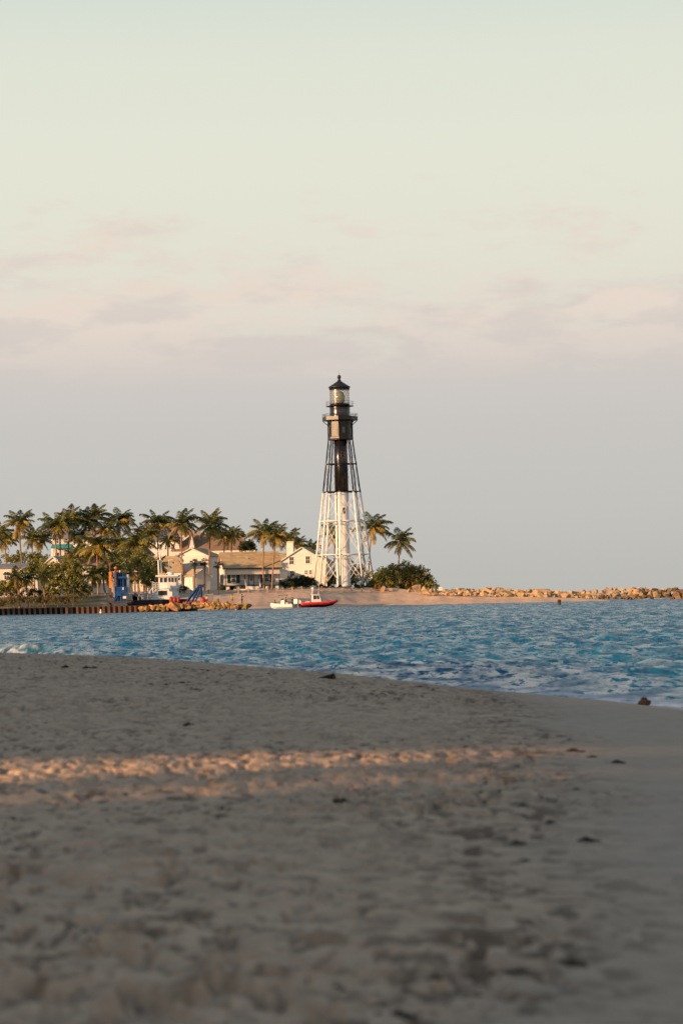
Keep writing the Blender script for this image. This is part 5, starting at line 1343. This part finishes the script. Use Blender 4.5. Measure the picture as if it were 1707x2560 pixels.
def red_boat():
    Y = 478.0; base = at(796, 1518, Y); base.z = 0.26
    t = thing('inflatable_boat', 'long red inflatable boat with a white cabin and mast, drawn up at the beach', 'boat', base, R(10))
    zz = lambda x: .42 + .02 * (x + 4) + .35 * max(0, (x - 1.2) / 2.6) ** 2
    for s in (-1, 1):
        pts = [Vector((x, s * w, zz(x))) for x, w in ((-3.65, 1.05), (-3.3, 1.08), (-2, 1.1), (0, 1.1), (1.6, 1.0), (2.6, .75), (3.3, .4), (3.72, .0))]
        MB().tube(pts, [.16, .30, .31, .31, .31, .31, .30, .28], 12).build('tube', M['red_tube'], t, True)
        MB().tube([p + Vector((0, s * .30, -.02)) for p in pts[1:7]], .045, 5).build('rubbing_strake', M['hull_black'], t)
    def sec(x, w, zt, zk): return [(x, -w, zt), (x, -w * .8, (zt + zk) / 2), (x, 0, zk), (x, w * .8, (zt + zk) / 2), (x, w, zt)]
    loft([sec(-3.5, .95, .42, -.25), sec(-1, 1.0, .42, -.3), sec(1.5, .9, .55, -.22), sec(2.8, .5, .8, .05), sec(3.6, .08, 1.0, .6)], M['hull_black'], 'hull', t)
    MB().bx(-3.4, 1.5, -.9, .9, .43, .50).build('deck', M['white_old'], t)
    cab = MB().prism([(-1.3, .5), (.5, .5), (.35, 1.5), (.05, 2.25), (-1.2, 2.25)], 'y', -.7, .7).build('cabin', M['white'], t)
    for x0, x1 in ((-1.12, -.5), (-.38, -.02)):
        MB().prism([(x0, 1.35), (x1 + (.12 if x1 > -.1 else 0), 1.35), (x1, 2.08), (x0, 2.08)], 'y', -.735, -.703).build('cabin_window', M['glass'], cab)
    MB().slab((.52, -.58, 1.42), (.52, .58, 1.42), (.16, .58, 2.12), (.16, -.58, 2.12), .03).build('windscreen', M['glass'], cab)
    MB().bx(-1.4, .2, -.78, .78, 2.253, 2.33).build('cabin_roof', M['white'], cab)
    for s in (-.55, .55): MB().tube([(-1.25, s, 2.33), (-1.1, s * .8, 3.3)], .05, 6).build('arch_post', M['white'], t)
    MB().bx(-1.2, -1.0, -.6, .6, 3.25, 3.35).build('arch_bar', M['white'], t)
    MB().lathe([(.30, 0), (.33, .12), (.28, .28), (.05, .34)], 12, (-1.1, -.25, 3.353)).build('radar', M['white'], t, True)
    MB().tube([(.05, 0, 2.33), (.15, 0, 4.1)], [.05, .03], 6).build('mast', M['white'], t)
    MB().lathe([(.08, 0), (.12, .1), (.06, .25)], 8, (.15, 0, 4.05)).build('lamp', M['white'], t)
    MB().bx(-2.6, -1.7, -.6, .6, .503, .95).build('seat_box', M['white'], t)
    for s in (-.45, .45):
        o = MB().prism([(-4.05, .55), (-3.55, .55), (-3.5, 1.0), (-3.7, 1.25), (-4.1, 1.15)], 'y', s - .2, s + .2).build('outboard', M['white'], t)
        MB().bx(-3.9, -3.7, s - .08, s + .08, -.4, .548).build('outboard_leg', M['hull_black'], o)
    r = MB()
    for x in (-3.2, -2.5, -1.8): r.tube([(x, -.95, .6), (x, -.95, 1.2)], .025, 5)
    r.tube([(-3.2, -.95, 1.2), (-1.8, -.95, 1.2)], .025, 5).build('stern_rail', M['steel'], t)
    v = Vector((-.75, .0, .5)); v.rotate(Euler((0, 0, R(10))))
    person('dark figure standing inside the cabin of the red inflatable boat', base + v, R(-80), {}, 'cloth_dark', 'cloth_blue', h=1.66)
red_boat()

# ---------------------------------------------------------------- buoys, sign, small things on the far shore
def buoys():
    p = at(252, 1532, 405); p.z = -.1
    t = thing('white_buoy', 'small white can buoy floating before the rusty wall', 'buoy', p)
    MB().lathe([(.16, -.2), (.20, .0), (.20, .28), (.15, .34), (.10, .55), (.10, .72), (.03, .78)], 12).build('body', M['white'], t, True)
    MB().lathe([(.203, .05), (.206, .10), (.203, .15)], 12, cap=False).build('band', M['orange'], t)
    Y = 330.0; p = at(1398, 1534, Y); p.z = -.15
    t = thing('channel_marker', 'dark can buoy with a pale top floating alone in the channel', 'buoy', p)
    MB().lathe([(.24, -.3), (.27, .0), (.27, .42), (.20, .46)], 12).build('body', M['weed2'], t, True)
    MB().lathe([(.19, .461), (.25, .52), (.25, .80), (.20, .88), (.05, .92)], 12).build('top', M['husk'], t, True)
    MB().lathe([(.30, -.02), (.33, .03), (.30, .08)], 12, cap=False).build('collar', M['hull_black'], t)
    p = ground(1101, 508); t = thing('notice_board', 'small pale board on a post where the jetty meets the dune', 'sign', p)
    MB().bx(-.06, .06, -.06, .06, -.4, 1.5).build('post', M['wood'], t); MB().bx(-.38, .38, -.12, -.063, .75, 1.5).build('board', M['white_old'], t)
    p = at(783, 1472, 511); t = thing('box', 'white utility cabinet on the dune by the left lighthouse feet', 'box', p)
    MB().bx(-.55, .55, -.3, .3, -.7, .55).build('cabinet', M['white'], t); MB().bx(-.6, .6, -.35, .35, .553, .63).build('lid', M['white_old'], t); MB().bx(-.5, .5, -.33, -.303, -.3, .5).build('door', M['white_old'], t)
    p = at(830, 1474, 511); t = thing('bollard', 'round-topped pale bollard on the dune before the lighthouse', 'bollard', p)
    MB().lathe([(.2, -.5), (.2, .6), (.32, .7), (.3, .95), (.1, 1.05)], 12).build('post', M['white_old'], t, True)
buoys()

# ---------------------------------------------------------------- things on the near sand
def sand_pt(px, py):
    """where the view ray through a pixel meets the near beach"""
    a = at(px, py, 1.0) - Vector((0, 0, EYE)); lo, hi = 3.0, 60.0
    for Yq in np.arange(4.0, 60, .02):
        z = EYE + a.z * Yq; g = float(sand_h(np.array([[a.x * Yq]]), np.array([[Yq]]))[0][0, 0])
        if z < g: return Vector((a.x * Yq, Yq, float(beach_surface(np.array([[a.x * Yq]]), np.array([[Yq]]))[0][0, 0])))
    return Vector((a.x * 40, 40, .4))
def lumpy(name, m, r, flat, seed, n=10):
    rs = np.random.RandomState(seed); b = MB()
    prof = [(r * math.sin(x) + .001, r * flat * (1 - math.cos(x)) - r * flat * .35) for x in np.linspace(.15, 3.0, 7)]
    b.lathe(prof, n); b.v = [(x * (1 + .22 * rs.normal()), y * (1 + .22 * rs.normal()), z * (1 + .15 * rs.normal())) for x, y, z in b.v]
    return b.mesh(name, m, False)
def strand_clump(name, label, px, py, w_px, h_px, seed, m='weed', cat='seaweed', group=None, n=26):
    p = sand_pt(px, py); k = p.y / FPX; rnd = random.Random(seed); b = MB(); W = w_px * k / 2; H = h_px * k
    for i in range(n):
        x, y = rnd.gauss(0, .45) * W, rnd.gauss(0, .4) * W
        a = rnd.uniform(0, 6.28); l = rnd.uniform(.25, .6) * W; h = rnd.uniform(.2, 1.0) * H * max(.15, 1 - abs(x) / W)
        b.tube([(x - math.cos(a) * l, y - math.sin(a) * l, -.004), (x, y, h), (x + math.cos(a) * l * .8, y + math.sin(a) * l, h * .3)], [H * .06 + .002, H * .10 + .003, H * .04 + .001], 4)
    o = b.build(name, M[m], None, False, p); tag(o, label, cat, group); return o
G = 'seaweed clumps on the near sand'
SPEC = [
 (163, 1669, 20, 9, 'weed', 'black seaweed clump near the sand crest at the left'),
 (216, 1672, 19, 9, 'weed2', 'brown seaweed clump right of the black one near the crest'),
 (310, 1793, 52, 9, 'weed', 'long dark driftwood-like seaweed streak at mid left'),
 (105, 1806, 46, 7, 'weed2', 'pale brown weed strip left of the dark streak'),
 (60, 1813, 30, 8, 'weed', 'small weed bit at the far left of the sand'),
 (570, 1711, 14, 10, 'weed2', 'upright reddish weed stalk in the middle of the crest'),
 (455, 1707, 24, 5, 'weed', 'flat weed strip left of the upright stalk'),
 (392, 1796, 30, 7, 'weed2', 'thin weed strip right of the dark streak'),
 (470, 1815, 24, 10, 'weed', 'dark weed bit below the middle of the sand'),
 (122, 1900, 26, 10, 'weed', 'dark clump just above the sunlit strip at the left'),
 (225, 1896, 36, 7, 'weed2', 'thin weed line above the sunlit strip at the left'),
 (1435, 1880, 36, 14, 'weed2', 'brown weed clump on the right, above the sunlit strip end'),
 (1540, 1908, 42, 13, 'weed', 'dark weed clump near the right picture edge'),
 (1480, 1894, 30, 9, 'weed2', 'small brown weed between the two right clumps'),
 (1310, 2018, 30, 14, 'weed2', 'reddish weed clump right below the sunlit strip'),
 (1375, 2052, 46, 13, 'weed', 'dark weed strip on the right below the sunlit strip'),
 (1465, 2102, 52, 14, 'weed', 'dark weed clump at the right edge of the trampled sand'),
 (1290, 2110, 34, 15, 'weed2', 'brown weed hollow in the trampled sand at the right'),
 (1310, 2150, 44, 12, 'weed', 'dark weed patch low on the right'),
 (1150, 2468, 110, 26, 'weed', 'large dark weed clump at the bottom right'),
 (1290, 2440, 90, 22, 'weed', 'long dark weed clump right of the bottom one'),
 (1430, 2412, 110, 20, 'weed2', 'brown weed streak along the smooth sand at the bottom right'),
 (1000, 2532, 60, 20, 'weed', 'dark weed clump at the very bottom'),
 (1510, 2372, 60, 14, 'weed2', 'thin brown weed at the edge of the smooth sand'),
]
for i, (px, py, w, h, m, lab) in enumerate(SPEC): strand_clump('seaweed_clump', lab, px, py, w, h * .6, i, m, 'seaweed', G, 26 if w < 60 else 50)
p = sand_pt(1611, 1763); o = obj('coconut', lumpy('coconut', M['husk'], 15 * p.y / FPX, .72, 3, 12), None, p); tag(o, 'dark round coconut husk at the water edge on the right', 'coconut')
p = sand_pt(832, 1697); t = thing('driftwood', 'dark driftwood stump with a trailing root on the sand crest', 'driftwood', p)
k = p.y / FPX
obj('stump', lumpy('stump', M['husk'], 7 * k, 1.1, 5), t)
MB().tube([(-42 * k, -.3, .005), (-24 * k, -.1, .02), (-4 * k, 0, .03)], [.008, .018, .03], 6).build('root', M['weed'], t)
p = sand_pt(852, 1996); o = obj('sand_mound', lumpy('sand_mound', M['weed2'], 40 * p.y / FPX, .34, 9, 14), None, p); tag(o, 'low brown weed mound in the sunlit strip', 'seaweed')
def flecks():
    """small bits of weed and shell strewn over the sand"""
    rs = np.random.RandomState(8); n = 1500; V = []; F = []
    Y = np.exp(rs.uniform(np.log(5), np.log(44), n)); X = rs.uniform(-.17, .17, n) * Y
    clump = fbm(X * .6, Y * .35, 44, 3); Z, d, dry, _l = beach_surface(X[None], Y[None])
    keep = (dry[0] > .4) & (clump > .5)
    for x, y, z in zip(X[keep], Y[keep], Z[0][keep]):
        s = rs.uniform(.003, .011) * (1 + y * .05); a = rs.uniform(0, 6.28); h = s * rs.uniform(.3, .8); o = len(V)
        ca, sa = math.cos(a) * s * rs.uniform(1, 2.4), math.sin(a) * s
        V += [(x - ca, y - sa, z - .002), (x + sa * .4, y - ca * .4, z - .002), (x + ca, y + sa, z - .002), (x - sa * .4, y + ca * .4, z - .002), (x, y, z + h)]
        F += [(o, o + 1, o + 4), (o + 1, o + 2, o + 4), (o + 2, o + 3, o + 4), (o + 3, o, o + 4)]
    me = bpy.data.meshes.new('weed_flecks'); me.from_pydata(V, [], F); me.materials.append(M['weed2'])
    tag(obj('weed_flecks', me), 'tiny bits of dry weed strewn over the near sand', 'seaweed', None, 'stuff')
flecks()
